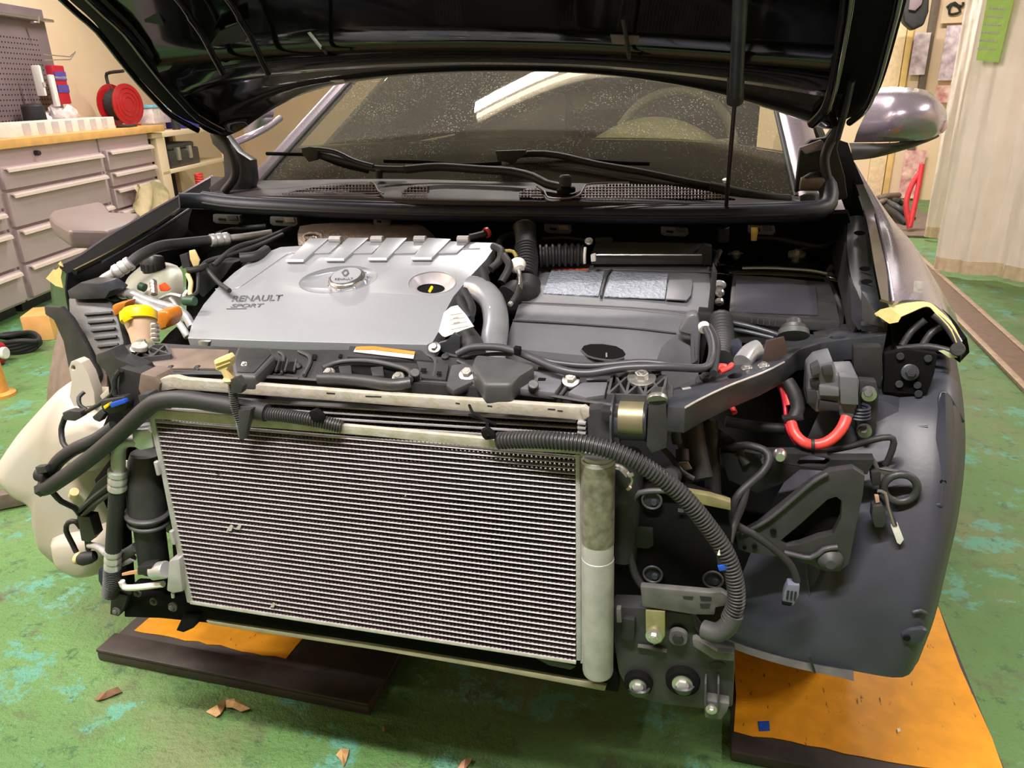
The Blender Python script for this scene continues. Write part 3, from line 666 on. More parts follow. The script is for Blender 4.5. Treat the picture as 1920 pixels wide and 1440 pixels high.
# ---- windscreen
XB = [(487, 338, 0.98), (640, 335, 0.93), (820, 333, 0.885), (985, 333, 0.87), (1150, 334, 0.885), (1330, 340, 0.92), (1500, 362, 0.985)]
base = [PY(*q) for q in XB]
rake = radians(29)
def gl(i, s):     # s metres up the glass
    p = base[i]; k = 1-s*0.16/0.9
    return Vector((p.x*k, p.y+s*cos(rake)-0.05*s*s, p.z+s*sin(rake)-0.03*s*s))
def glass_setup():
    nt = GLASS.node_tree; nt.nodes.clear(); N = nt.nodes.new; L = nt.links.new
    out = N('ShaderNodeOutputMaterial'); mx = N('ShaderNodeMixShader'); tr = N('ShaderNodeBsdfTransparent'); gs = N('ShaderNodeBsdfGlossy')
    tr.inputs[0].default_value = (0.60, 0.59, 0.50, 1); gs.inputs['Roughness'].default_value = 0.015
    fr = N('ShaderNodeFresnel'); fr.inputs[0].default_value = 1.55
    tc = N('ShaderNodeTexCoord'); v = N('ShaderNodeTexVoronoi'); v.inputs['Scale'].default_value = 150
    L(tc.outputs['Object'], v.inputs['Vector'])
    # water spots: small matt droplets
    df = N('ShaderNodeBsdfDiffuse'); df.inputs[0].default_value = (0.5, 0.48, 0.42, 1)
    r = N('ShaderNodeMapRange'); r.inputs[1].default_value = 0.30; r.inputs[2].default_value = 0.18; L(v.outputs['Distance'], r.inputs[0])
    n = N('ShaderNodeTexNoise'); n.inputs['Scale'].default_value = 5; n.inputs['Detail'].default_value = 4; L(tc.outputs['Object'], n.inputs['Vector'])
    r2 = N('ShaderNodeMapRange'); r2.inputs[1].default_value = 0.36; r2.inputs[2].default_value = 0.58; r2.inputs[4].default_value = 0.35; L(n.outputs['Fac'], r2.inputs[0])
    ml = N('ShaderNodeMath'); ml.operation = 'MULTIPLY_ADD'; L(r.outputs[0], ml.inputs[0]); L(r2.outputs[0], ml.inputs[1]); ml.inputs[2].default_value = 0.075   # even pale film painting the reflected haze
    L(fr.outputs[0], mx.inputs[0]); L(tr.outputs[0], mx.inputs[1]); L(gs.outputs[0], mx.inputs[2])
    m2 = N('ShaderNodeMixShader'); L(ml.outputs[0], m2.inputs[0]); L(mx.outputs[0], m2.inputs[1]); L(df.outputs[0], m2.inputs[2])
    L(m2.outputs[0], out.inputs[0])
glass_setup()
WS = grid('windscreen', [[gl(i, s) for i in range(7)] for s in (-0.03, 0.15, 0.4, 0.65, 0.95)], GLASS, CAR, 0.0, 5)
DASHBAND = mat('dash_band', (84, 70, 54), 0.35, var=0.1)  # brown band added below the glass, standing in for the dashboard edge
def gl2(i, s, d=0.012): p = gl(i, s); return p+Vector((0, d*0.5, -d))
grid('dash_band', [[gl2(i, s) for i in range(7)] for s in (-0.03, 0.05, 0.11, 0.175)], DASHBAND, WS, 0.002, 3)
grid('dash_band_edge', [[gl2(i, s, 0.010) for i in range(7)] for s in (0.175, 0.180)], mat('dash_band_line', (128, 122, 92), 0.5), WS, 0.001, 3)
# A pillars
for s in (0, 6):
    sx = -1 if s == 0 else 1
    rows = [[gl(s, t)+Vector((sx*dx, dy, dz)) for dx, dy, dz in ((-0.008, 0, 0.004), (0.012, 0.0, 0.012), (0.035, 0.01, 0.008), (0.075, 0.05, -0.015), (0.085, 0.1, -0.05))] for t in (-0.02, 0.2, 0.45, 0.7, 0.98)]
    grid('windscreen_pillar', rows, PAINT, CAR, 0.004, 4)
    tube('pillar_seal', [gl(s, t)+Vector((sx*-0.012, -0.003, 0.004)) for t in (-0.02, 0.3, 0.6, 0.95)], 0.006, DARK, CAR, 8, 0.05)
# interior
DASH = mat('dashboard_skin', (128, 122, 98), 0.6, var=0.1, bump=0.2)
grid('dashboard', [[Vector((x, y, z-0.03*abs(x/0.6)**2+0.02*sin(x*5))) for x in (-0.68, -0.4, 0, 0.4, 0.68)] for y, z in ((0.95, 0.93), (1.15, 0.96), (1.4, 0.985), (1.6, 0.96), (1.66, 0.82), (1.68, 0.6))], DASH, CAR, 0.01, 3)
c0 = Vector((0.34, 1.72, 1.02)); ax = Vector((0, -0.9, 0.42)).normalized(); ux = Vector((1, 0, 0)); uy = ax.cross(ux)
sw = tube('steering_wheel', [c0+(ux*cos(a)+uy*sin(a))*0.185 for a in [2*pi*i/28 for i in range(29)]], 0.016, mat('wheel_leather', (120, 118, 96), 0.5), CAR, 10, 0.03)
cyl('wheel_hub', c0-ax*0.03, c0+ax*0.02, 0.075, DASH, sw)
for a in (0.1, pi-0.1, -pi/2): tube('wheel_spoke', [c0, c0+(ux*cos(a)+uy*sin(a))*0.18], 0.014, DASH, sw, straight=True)
grid('instrument_hood', [[Vector((0.30+x, y, 1.0+h*(1-(x/0.25)**2))) for x in (-0.25, -0.18, -0.09, 0, 0.09, 0.18, 0.25)] for y, h in ((1.25, 0.0), (1.33, 0.10), (1.45, 0.125), (1.6, 0.10))], mat('hood_skin', (190, 186, 150), 0.5), CAR, 0.006, 3)
SEATF = mat('seat_fabric', (56, 52, 44), 0.8, var=0.2)
for x in (-0.37, 0.37):
    s_ = box('front_seat', (x, 2.35, 0.85), (0.5, 0.16, 0.7), SEATF, CAR, Matrix.Rotation(radians(-12), 3, 'X'), 0.06)
    box('headrest', (x, 2.42, 1.27), (0.26, 0.1, 0.18), SEATF, s_, None, 0.04)
box('rear_seat', (0, 3.3, 0.8), (1.2, 0.2, 0.6), SEATF, CAR, Matrix.Rotation(radians(-12), 3, 'X'), 0.05)
# ---- cowl
def rowpx(vs, Y, us): return [PY(u, v, y) for u, v, y in zip(us, vs, Y)]
us = (395, 500, 640, 800, 960, 1120, 1280, 1400, 1500)
yB = (0.99, 0.965, 0.925, 0.885, 0.87, 0.88, 0.905, 0.945, 0.985)
rows = [rowpx((330, 338, 336, 336, 338, 340, 346, 356, 366), yB, us),
        rowpx((350, 350, 346, 346, 350, 352, 358, 366, 372), [y-0.05 for y in yB], us),
        rowpx((368, 366, 366, 370, 372, 374, 378, 381, 382), [y-0.13 for y in yB], us),
        rowpx((375, 378, 380, 383, 385, 386, 388, 389, 389), [y-0.145 for y in yB], us)]
COWLP = grid('scuttle_panel', rows, COWL, CAR, 0.004, 4)
def cowl_at(u, v):   # place on the panel front slope
    t = [i for i in range(8) if us[i] <= u <= us[i+1]][0]; k = (u-us[t])/(us[t+1]-us[t])
    y = yB[t]*(1-k)+yB[t+1]*k; s = max(0, min(1, (v-348)/24.0)); return PY(u, v, y-0.05-0.08*s)-Vector((0, 0.004, -0.006))
SLAT = mat('grille_bar', (128, 112, 112), 0.4, var=0.1)
for reg in ([(505, 372), (600, 354), (690, 350), (706, 352), (716, 372)], [(756, 366), (770, 354), (806, 354), (806, 370)], [(975, 366), (990, 360), (1008, 358), (1022, 374)], [(1052, 378), (1086, 374), (1104, 356), (1150, 351), (1250, 354), (1330, 366), (1378, 378)]):
    us0, us1 = min(p[0] for p in reg), max(p[0] for p in reg)
    top = lambda u: min(360, 0) if 0 else [ (a[1]+(b[1]-a[1])*(u-a[0])/(b[0]-a[0])) for a, b in zip(reg, reg[1:]) if a[0] <= u <= b[0] and b[0] > a[0]][0]
    bot = lambda u: 376+(2 if u > 1000 else 0)+ (u-us0)/(us1-us0)*2
    hol = plate('grille_opening', [(u, top(u)) for u, _ in reg]+[(us1, bot(us1)), (us0, bot(us0))], lambda u, v: cowl_at(u, v), 0.001, PITCH, COWLP, bev=0)
    bm = bmesh.new(); u = us0+3
    while u < us1-1:
        v0, v1 = top(u), bot(u)
        if v1-v0 > 3: add_tube(bm, [cowl_at(u, v0)+Vector((0, -0.003, 0.002)), cowl_at(u, v1)+Vector((0, -0.003, 0.002))], 0.0011, 5)
        u += 6.2
    for v in range(352, 378, 5):
        a = [u for u in range(int(us0), int(us1), 2) if top(u) < v < bot(u)]
        if len(a) > 2: add_tube(bm, [cowl_at(x, v)+Vector((0, -0.0035, 0.002)) for x in a[::6]+[a[-1]]], 0.001, 5)
    obj('grille_mesh', bm, SLAT, COWLP)['kind'] = 'stuff'
for pts in ([(698, 348), (706, 352), (712, 364), (722, 370)], [(1008, 357), (1022, 366), (1030, 378), (1062, 379), (1086, 374), (1096, 360), (1108, 352), (1180, 350)]):
    tube('raised_rim', [cowl_at(u, v)+Vector((0, -0.004, 0.003)) for u, v in pts], 0.002, SLAT, COWLP, 6)
# seal tube
sy = (0.80, 0.79, 0.78, 0.755, 0.735, 0.735, 0.74, 0.75, 0.76, 0.79)
sp = [(336, 376, 0.76), (380, 377, 0.79), (440, 385, 0.785), (560, 391, 0.77), (700, 396, 0.755), (840, 399, 0.745), (980, 400, 0.74), (1130, 402, 0.74), (1280, 403, 0.75), (1430, 401, 0.77), (1530, 396, 0.80), (1553, 380, 0.83), (1552, 350, 0.86), (1540, 335, 0.89)]
SE = tube('bonnet_seal', sp, 0.0185, SEAL, CAR, 14, 0.03)
tube('seal_ridge', [(u, v-12, y+0.005) for u, v, y in sp[1:11]], 0.009, SEAL, SE, 8, 0.03)
tube('seal_lip', [(u, v+4, y-0.017) for u, v, y in sp[1:11]], 0.004, DARK, SE, 8, 0.03)
# bulkhead below the seal
grid('bulkhead', [[PY(u, v, 0.80) for u, v in ((360, 392), (700, 404), (1000, 408), (1300, 410), (1590, 400))], [PY(u, v, 0.84) for u, v in ((350, 450), (700, 460), (1000, 470), (1300, 470), (1600, 460))], [PY(u, v, 0.8) for u, v in ((350, 640), (700, 640), (1000, 640), (1300, 640), (1600, 640))]], PITCH, CAR, 0.01, 2)
for i, (u, v) in enumerate([(425, 410), (532, 414), (716, 414), (1046, 428), (1265, 433), (1428, 430)]):
    w_ = 26 if i != 2 else 16
    cl = plate('seal_clip', [(u-w_, v-8), (u+w_-2, v-6), (u+w_, v+6), (u+w_-6, v+11), (u-w_+6, v+9), (u-w_, v+5)], FY(0.755), 0.012, GRAYPL, CAR, bev=0.0015)
    plate('clip_slot', [(u-w_*0.6, v-1), (u-w_*0.1, v), (u-w_*0.1, v+4), (u-w_*0.6, v+3)], FY(0.7535), 0.002, PITCH, cl, bev=0)
    plate('clip_tongue', [(u, v-6), (u+w_*0.7, v-6), (u+w_*0.8, v+3), (u+w_*0.1, v+3)], FY(0.752), 0.003, BROWN if i in (1, 3) else DARK, cl, bev=0.0008)
plate('brass_clip', [(1408, 426), (1420, 426), (1422, 433), (1419, 452), (1408, 452)], FY(0.75), 0.006, mat('brass', (206, 176, 96), 0.3, metal=0.8), CAR)
# wipers
def wiper(arm, blade, cap, r0, lab):
    W = tube('wiper', arm, r0, DARK, CAR, 10, 0.02, label=lab)
    B = tube('wiper_blade', blade, 0.0045, PITCH, W, 8, 0.02)
    return W
W1 = wiper([(760, 318, 0.83), (820, 313, 0.85), (900, 318, 0.84), (960, 322, 0.83), (1000, 332, 0.81), (1025, 345, 0.79), (1058, 352, 0.77)], [(720, 302, 0.88), (800, 304, 0.88), (870, 309, 0.87), (940, 306, 0.87)], None, 0.0095, 'wiper arm reaching left from the capped pivot')
cyl('pivot_cap', PY(1060, 352, 0.765), PY(1060, 328, 0.765), 0.013, DARK, W1, ch=0.3); cyl('pivot_base', PY(1062, 362, 0.765), PY(1061, 352, 0.765), 0.02, PITCH, W1)
W2 = wiper([(932, 294, 0.90), (1000, 288, 0.92), (1045, 291, 0.915), (1120, 308, 0.90), (1200, 322, 0.89), (1290, 341, 0.89), (1370, 356, 0.90), (1450, 372, 0.91)], [(945, 288, 0.93), (1010, 290, 0.93), (1080, 298, 0.93), (1160, 305, 0.92), (1218, 307, 0.92)], None, 0.0075, 'long wiper arm running to the right corner of the glass')
plate('blade_joint', [(928, 283), (985, 281), (985, 289), (968, 300), (960, 310), (950, 304), (934, 302)], FY(0.885), 0.014, DARK, W2, bev=0.002)
tube('arm_end', [(1330, 351, 0.885), (1400, 366, 0.885), (1450, 374, 0.89), (1480, 376, 0.9)], 0.013, DARK, W2, 10)
W3 = wiper([(570, 286, 0.93), (610, 292, 0.92), (660, 306, 0.91), (705, 316, 0.895), (760, 318, 0.88)], [(500, 288, 0.96), (540, 289, 0.95), (590, 292, 0.94), (640, 310, 0.92), (690, 322, 0.9)], None, 0.0085, 'left wiper end with joint resting low on the glass')
plate('blade_joint', [(564, 278), (580, 275), (606, 278), (596, 286), (594, 300), (578, 304), (568, 290)], FY(0.905), 0.014, DARK, W3, bev=0.002)
tube('arm_cover', [(596, 280, 0.91), (630, 286, 0.905), (665, 302, 0.9), (700, 312, 0.89)], 0.006, SEAL, W3, 8)
cyl('spray_nozzle', PY(711, 334, 0.885), PY(711, 318, 0.885), 0.009, DARK, CAR)

# ---- bonnet
edge = [(430, 249, 0.89), (455, 238, 0.90), (478, 222, 0.92), (520, 195, 0.93), (575, 168, 0.92), (630, 152, 0.905), (700, 140, 0.89), (790, 129, 0.88), (895, 123, 0.87), (985, 122, 0.865), (1090, 124, 0.865), (1180, 132, 0.87), (1260, 145, 0.88), (1340, 162, 0.89), (1420, 185, 0.90), (1500, 212, 0.92), (1545, 230, 0.92), (1562, 234, 0.91), (1580, 232, 0.90)]
E0 = [PY(*q) for q in edge]; NE = len(E0)
HLs = [(430, 249, .89), (385, 241, .875), (345, 228, .84), (316, 208, .80), (287, 180, .76), (250, 140, .70), (212, 93, .64), (175, 46, .58), (140, 15, .535), (115, -8, .50)]
HRs = [(1580, 232, .90), (1600, 222, .87), (1618, 211, .84), (1636, 195, .80), (1650, 172, .76), (1662, 140, .70), (1674, 100, .64), (1686, 56, .58), (1696, 20, .535), (1703, -8, .50)]
SK = [0, .03, .07, .12, .18, .27, .38, .50, .60, .68]
A_, B_ = [PY(*q) for q in HLs], [PY(*q) for q in HRs]
for s_ in (.8, .9, 1.0):
    k = (s_-.68)*1.5; A_.append(A_[9]+(A_[9]-A_[7]).normalized()*k+Vector((.03*k, 0, 0))); B_.append(B_[9]+(B_[9]-B_[7]).normalized()*k-Vector((.03*k, 0, 0))); SK.append(s_)
def hrow(k, d=0.0, inset=0.0):
    """k: index (may be fractional) from the hinge edge forward; d: drop below the skin; inset: shrink from the sides"""
    i = min(int(k), len(SK)-2); f_ = k-i
    a, b, s = A_[i].lerp(A_[i+1], f_), B_[i].lerp(B_[i+1], f_), SK[i]*(1-f_)+SK[i+1]*f_
    row = []
    x0, x1 = E0[0].x, E0[-1].x
    for n in range(NE):
        t = (E0[n].x-x0)/(x1-x0); t = inset+(1-2*inset)*t
        base0 = E0[0].lerp(E0[-1], (E0[n].x-x0)/(x1-x0)); bulge = E0[n]-base0
        w_ = max(0, 1-s/0.32)**1.2; crown = Vector((0, 0.035, 0.04))*sin(pi*t)*min(1, s/0.3)
        row.append(a.lerp(b, t)+Vector((0, bulge.y, bulge.z))*w_+crown+Vector((0, -0.62, -0.78))*d)
    return row
HOOD = grid('bonnet', [[p+Vector((0, 0.003, 0.005)) for p in hrow(k)] for k in range(len(SK))], mat('hood_back', (16, 18, 16), 0.6, var=0.1, spec=0.2), CAR, 0.012, 2)
grid('inner_panel', [hrow(*q) for q in ((0.05, .004, .004), (0.3, .014, .012), (1.2, .018, .02), (2.0, .014, .03), (2.3, .008, .035), (3.6, .008, .04), (4.1, .010, .04), (4.3, .026, .05), (5.2, .030, .05), (5.6, .028, .05), (5.8, .010, .06), (7, .008, .06), (9, .008, .06), (11, .008, .06), (12, .02, .02))], BPAINT, HOOD, 0.003, 2)
for sd in (0, 1):
    for off_, r in ((0.01, .007), (0.055, .011)):
        tube('side_rib', [hrow(k, .016)[0].lerp(hrow(k, .016)[-1], off_ if sd == 0 else 1-off_) for k in (1.5, 3, 4, 5, 6, 7, 8, 9, 10, 11)], r, BPAINT, HOOD, 8, 0.03)
for t_ in (0.13, 0.2):
    tube('stiffening_rib', [hrow(k, .02)[0].lerp(hrow(k, .02)[-1], t_+k*0.006)+Vector((0, .03, .03))*0 for k in (5.4, 6, 7, 8, 9, 10)], 0.007, BPAINT, HOOD, 8, 0.03)
def hp(u, v, d=0.02):      # a place on the bonnet underside along a pixel ray
    dr = ray(u, v)
    a_, b_, c_ = A_[5], B_[5], (A_[9]+B_[9])/2+Vector((0, .035, .04))
    if v > 100: a_, b_, c_ = hrow(0)[5], hrow(0)[13], hrow(4)[9]
    n = (b_-a_).cross(c_-a_).normalized()
    return CAM + dr*((a_-CAM).dot(n)/dr.dot(n)) - dr.normalized()*d
for q in ([(255, 5), (290, 5), (308, 48), (272, 42)], [(318, 110), (395, 108), (425, 150), (380, 165), (330, 140)], [(410, 60), (460, 40), (460, 78), (392, 88)]):
    plate('frame_opening', q, lambda u, v: hp(u, v, 0.026), 0.004, DARK, HOOD, bev=0.001)
mat('cream_clip', (214, 200, 172), 0.5)
for u, v in ((632, 150), (896, 124), (1186, 127), (1330, 140)):
    cl = plate('rubber_stop', [(u-14, v+1), (u-9, v-8), (u-2, v-11), (u+3, v-5), (u+13, v-2), (u+9, v+4), (u-4, v+5)], FY(0.84), 0.012, MATS['cream_clip'] if u < 1300 else DARK, HOOD, bev=0.002)
plate('label_plate', [(1144, 65), (1198, 68), (1198, 84), (1148, 82)], lambda u, v: hp(u, v, 0.045), 0.002, BROWN, HOOD, bev=0)
plate('reflective_slot', [(576, 62), (582, 60), (606, 90), (601, 93)], lambda u, v: hp(u, v, 0.045), 0.002, ALU, HOOD, bev=0.0005)
tube('washer_hose', [hp(1168, 35, 0.04), hp(1174, 70, 0.05), hp(1178, 95, 0.05), PY(1183, 128, 0.83)], 0.004, DARK, HOOD, 8)
tube('washer_hose', [hp(606, 90, 0.05), hp(618, 110, 0.04), PY(632, 138, .86), PY(648, 150, .86)], 0.004, DARK, HOOD, 8)
grid('edge_trim', [[p+Vector((0, -0.004, -0.002)) for p in E0[5:14]], [p+Vector((0, -0.002, 0.005)) for p in E0[5:14]]], mat('edge_cream', (190, 160, 120), 0.5), HOOD, 0.002, 3)
# gas strut
ST = cyl('bonnet_strut', PY(1391, -60, 0.42), PY(1379, 188, 0.62), 0.0115, BMETAL, CAR)
cyl('strut_collar', PY(1380, 140, 0.59), PY(1378, 192, 0.623), 0.0145, DARK, ST); cyl('strut_rod', PY(1378, 190, 0.622), PY(1357, 440, 0.80), 0.004, mat('rod_brown', (58, 44, 42), 0.3, metal=0.5), ST)
cyl('strut_foot', PY(1357, 425, 0.795), PY(1356, 452, 0.80), 0.012, DARK, ST); cyl('rod_nut', PY(1361, 336, 0.735), PY(1361, 341, 0.737), 0.007, STEEL, ST)
# hinges
HG = plate('bonnet_hinge', [(392, 250), (414, 246), (428, 262), (446, 285), (470, 300), (474, 340), (462, 372), (420, 366), (404, 372), (390, 352), (420, 330), (418, 290), (398, 270)], FY(0.90), 0.03, BMETAL, CAR, bev=0.004)
tube('hinge_arm', [(404, 245, 0.88), (420, 262, 0.88), (436, 292, 0.88), (440, 330, 0.88), (420, 360, 0.87)], 0.011, DARK, HG, 8)
HG = plate('bonnet_hinge', [(1500, 282), (1520, 262), (1548, 258), (1566, 232), (1578, 230), (1570, 280), (1584, 330), (1590, 372), (1552, 380), (1528, 350), (1490, 362)], FY(0.915), 0.03, DARK, CAR, bev=0.004)
tube('hinge_arm', [(1580, 205, 0.86), (1572, 240, 0.87), (1556, 268, 0.88), (1546, 300, 0.87), (1552, 340, 0.86)], 0.010, DARK, HG, 8)
cyl('hinge_pin', PY(1500, 345, 0.86), PY(1545, 345, 0.86), 0.014, BROWN, HG)
plate('hinge_cover', [(1498, 277), (1540, 262), (1546, 268), (1540, 282), (1510, 290)], FY(0.90), 0.03, PAINT, HG, bev=0.003)
tube('prop_rod', [(1598, 150, 0.72), (1584, 210, 0.80), (1570, 262, 0.85)], 0.006, BMETAL, CAR, 8)
tube('seal_loop', [(1508, 356, 0.86), (1512, 336, 0.86), (1530, 330, 0.87), (1552, 330, 0.88)], 0.009, DARK, CAR, 8)
# door mirrors
def mirror(sx, out):
    M = [[PY(*q) for q in r] for r in out]
    return M
MBASE = mat('mirror_foot', (62, 60, 56), 0.5)
rows = [[(1652, 164, 1.40), (1690, 163, 1.38), (1740, 170, 1.39), (1762, 190, 1.42)],
        [(1640, 180, 1.34), (1690, 178, 1.28), (1750, 186, 1.30), (1773, 205, 1.38)],
        [(1622, 215, 1.32), (1680, 215, 1.24), (1750, 215, 1.26), (1776, 226, 1.37)],
        [(1608, 245, 1.33), (1670, 248, 1.26), (1745, 244, 1.28), (1772, 242, 1.37)],
        [(1601, 267, 1.36), (1670, 266, 1.32), (1735, 262, 1.32), (1765, 250, 1.38)]]
MR = grid('door_mirror', rows, PAINT, CAR, 0.012, 4, label='grey violet right door mirror shell')
grid('mirror_base', [[(1592, 268, 1.36), (1670, 268, 1.33), (1735, 262, 1.33), (1762, 254, 1.38)], [(1596, 282, 1.35), (1670, 280, 1.32), (1730, 268, 1.33), (1758, 258, 1.38)], [(1596, 301, 1.36), (1640, 296, 1.35), (1700, 280, 1.36), (1740, 266, 1.38)]], MBASE, MR, 0.02, 3)
plate('turn_lens', [(1762, 247), (1770, 232), (1776, 226), (1776, 240), (1768, 250)], FY(1.345), 0.02, mat('lens_pink', (196, 160, 160), 0.2), MR)
box('mirror_body', PY(1690, 222, 1.44), (0.16, 0.08, 0.1), DARK, MR, None, 0.02)
rows = [[(478, 205, 1.35), (495, 196, 1.33), (515, 198, 1.35)], [(462, 222, 1.36), (485, 215, 1.29), (513, 216, 1.34)], [(458, 248, 1.38), (480, 246, 1.33), (505, 240, 1.37)]]
MR = grid('door_mirror', rows, PAINT, CAR, 0.01, 4, label='left door mirror glimpsed under the bonnet')
box('mirror_body', PY(490, 222, 1.45), (0.05, 0.06, 0.06), DARK, MR, None, 0.015)
# inner door glass trim left
tube('window_moulding', [(440, 268, 1.1), (470, 255, 1.15), (500, 240, 1.25), (525, 222, 1.35)], 0.01, PAINT, CAR, 8)

# ---- wings
rows = [[(1675, 568, .36), (1700, 562, .38), (1740, 566, .38), (1775, 590, .37), (1805, 640, .34)],
        [(1667, 505, .52), (1690, 497, .54), (1730, 510, .56), (1768, 560, .55), (1800, 618, .50)],
        [(1655, 450, .68), (1676, 438, .70), (1710, 455, .72), (1745, 510, .72), (1785, 575, .68)],
        [(1643, 400, .84), (1660, 398, .86), (1686, 428, .88), (1718, 478, .88), (1750, 530, .86)],
        [(1622, 352, 1.0), (1634, 356, 1.0), (1655, 388, 1.02), (1688, 436, 1.04), (1716, 482, 1.02)],
        [(1598, 300, 1.14), (1606, 310, 1.14), (1622, 345, 1.16), (1648, 388, 1.18), (1672, 420, 1.2)]]
plate('wing_closing_panel', [(1572, 262), (1590, 268), (1602, 305), (1622, 350), (1640, 398), (1655, 440), (1600, 440), (1588, 400), (1562, 330)], FY(1.02), 0.01, PITCH, CAR, bev=0)
WG = grid('front_wing', rows, PAINT, CAR, 0.004, 4, label='right front wing with bare headlamp opening')
grid('wing_lip', [[(1652, 560, .35), (1640, 500, .5), (1632, 450, .66), (1622, 400, .82), (1606, 350, .98), (1585, 300, 1.12)], [(1675, 568, .36), (1667, 505, .52), (1655, 450, .68), (1643, 400, .84), (1622, 352, 1.0), (1598, 300, 1.14)]], BPAINT, WG, 0.004, 3)
WCRE = [(1675, 566, .352), (1666, 505, .515), (1654, 450, .675), (1642, 400, .835)]
tube('wing_crease', WCRE, 0.0022, mat('crease_violet', (150, 140, 170), 0.2, metal=0.8), WG, 6)
plate('data_label', [(1714, 527), (1732, 528), (1732, 552), (1712, 556)], FY(0.42), 0.001, LUMP, WG, bev=0)
# stamped inner rail beside the right wing
RL = grid('inner_wing_rail', [[(1590, 406, .86), (1612, 404, .86), (1632, 412, .86)], [(1588, 460, .7), (1608, 455, .7), (1640, 470, .69)], [(1596, 520, .54), (1618, 520, .54), (1655, 545, .52)], [(1612, 560, .44), (1635, 565, .43), (1668, 578, .42)], [(1614, 610, .36), (1640, 612, .35), (1664, 610, .35)]], BMETAL, CAR, 0.01, 3)
for u, v, y in ((1612, 437, .74), (1622, 504, .56), (1625, 528, .51)):
    plate('rail_hole', ell(u, v, 11, 4.5, 14), FY(y-0.006), 0.002, PITCH, RL, bev=0)
grid('inner_wing_wall', [[(1590, 400, .88), (1584, 430, .8), (1586, 470, .7), (1594, 530, .55), (1606, 610, .38)], [(1560, 440, .9), (1560, 480, .82), (1568, 520, .7), (1580, 570, .55), (1592, 640, .4)]], DARK, CAR, 0.004, 3)
TP = grid('masking_tape', [[(1640, 588, .33), (1662, 578, .355), (1700, 568, .375), (1738, 566, .375), (1760, 580, .37), (1790, 612, .352), (1806, 652, .335)], [(1645, 592, .325), (1670, 600, .33), (1702, 588, .345), (1738, 574, .36), (1756, 588, .355), (1784, 620, .34), (1803, 668, .325)]], TAPE, None, 0.001, 4)
tag(TP, 'yellow masking tape strip along the front edge of the right wing', 'tape')
TR = plate('masking_tape', [(1640, 588), (1652, 580), (1668, 576), (1690, 594), (1684, 604), (1668, 607), (1660, 602)], FP((1640, 588, .315), (1690, 594, .33), (1668, 607, .32)), 0.001, TAPE, None, bev=0); tag(TR, 'torn end of yellow masking tape left of the right headlamp opening', 'tape')
# headlamp opening housing
HB = grid('lamp_housing_carrier', [[(1668, 606, .36), (1700, 592, .38), (1738, 580, .38), (1770, 600, .38), (1800, 640, .36)], [(1672, 630, .36), (1702, 622, .44), (1740, 616, .46), (1775, 630, .45), (1804, 660, .38)], [(1668, 662, .34), (1700, 655, .40), (1740, 652, .42), (1775, 655, .41), (1800, 668, .36)]], PITCH, CAR, 0.01, 3)
for k, q in enumerate(([(1690, 650, .35), (1710, 620, .37), (1735, 600, .37)], [(1725, 655, .35), (1745, 625, .37), (1765, 612, .37)], [(1750, 590, .36), (1775, 612, .35), (1800, 650, .335)], [(1680, 655, .345), (1740, 650, .35), (1795, 662, .34)])):
    tube('carrier_strut', q, 0.0055, BLACK, HB, 8)
plate('green_tab', [(1760, 658), (1770, 657), (1792, 666), (1796, 671), (1780, 671)], FY(.33), 0.002, mat('pale_green', (196, 206, 160), 0.4), HB, bev=0.0005)
cyl('round_mount', PY(1796, 655, .32), PY(1796, 655, .35), 0.010, BLACK, HB)
# left wing seen edge on
rows = [[(112, 498, .40), (150, 480, .5), (200, 446, .62), (265, 408, .78), (335, 368, .93), (400, 330, 1.05)],
        [(104, 506, .40), (140, 492, .52), (188, 460, .66), (252, 420, .82), (325, 382, .98), (390, 340, 1.1)],
        [(98, 530, .42), (130, 520, .55), (176, 490, .7), (240, 450, .86), (315, 410, 1.02), (380, 370, 1.14)]]
rows.append([(104, 590, .46), (134, 580, .58), (180, 560, .72), (244, 520, .88), (318, 470, 1.04), (384, 430, 1.16)])
LW = grid('front_wing', rows, PAINT, CAR, 0.004, 3, label='left front wing seen nearly edge on')
grid('wing_lip', [[(112, 498, .40), (150, 480, .5), (200, 446, .62), (265, 408, .78), (335, 368, .93), (400, 330, 1.05)], [(128, 512, .38), (170, 494, .48), (225, 462, .6), (290, 420, .76), (352, 384, .9), (420, 352, 1.0)]], PITCH, LW, 0.004, 3)
grid('inner_wing_wall', [[(128, 512, .38), (170, 494, .48), (225, 462, .6), (290, 420, .76), (352, 384, .9), (410, 392, .85)], [(125, 550, .36), (190, 530, .46), (240, 500, .58), (300, 462, .72), (360, 430, .84), (420, 420, .84)], [(135, 600, .34), (200, 580, .44), (260, 560, .56), (310, 520, .7), (370, 480, .82), (420, 460, .84)]], PITCH, CAR, 0.004, 3)
tube('wing_flange', [(190, 492, .47), (250, 458, .6), (310, 422, .74), (355, 392, .86)], 0.0035, BMETAL, LW, 6)
tube('wing_flange', [(140, 510, .385), (210, 474, .52), (280, 432, .68), (340, 392, .85)], 0.006, BPAINT, LW, 6)
TL = plate('masking_tape', [(113, 490), (118, 500), (114, 520), (118, 540), (104, 536), (86, 522), (100, 505)], FY(.40), 0.002, TAPE, None, bev=0); tag(TL, 'scrap of yellow masking tape on the left wing tip', 'tape')
# ================================================================== ENGINE BAY
box('engine_block', (0.0, 0.52, 0.55), (0.85, 0.36, 0.34), PITCH, CAR, None, 0.02)
box('bay_floor', (0, 0.55, 0.42), (1.1, 0.62, 0.03), PITCH, CAR)
box('under_car_light_block', (-0.08, 0.64, 0.27), (1.0, 0.84, 0.02), PITCH, CAR)  # dark plate added to keep side light off the floor below
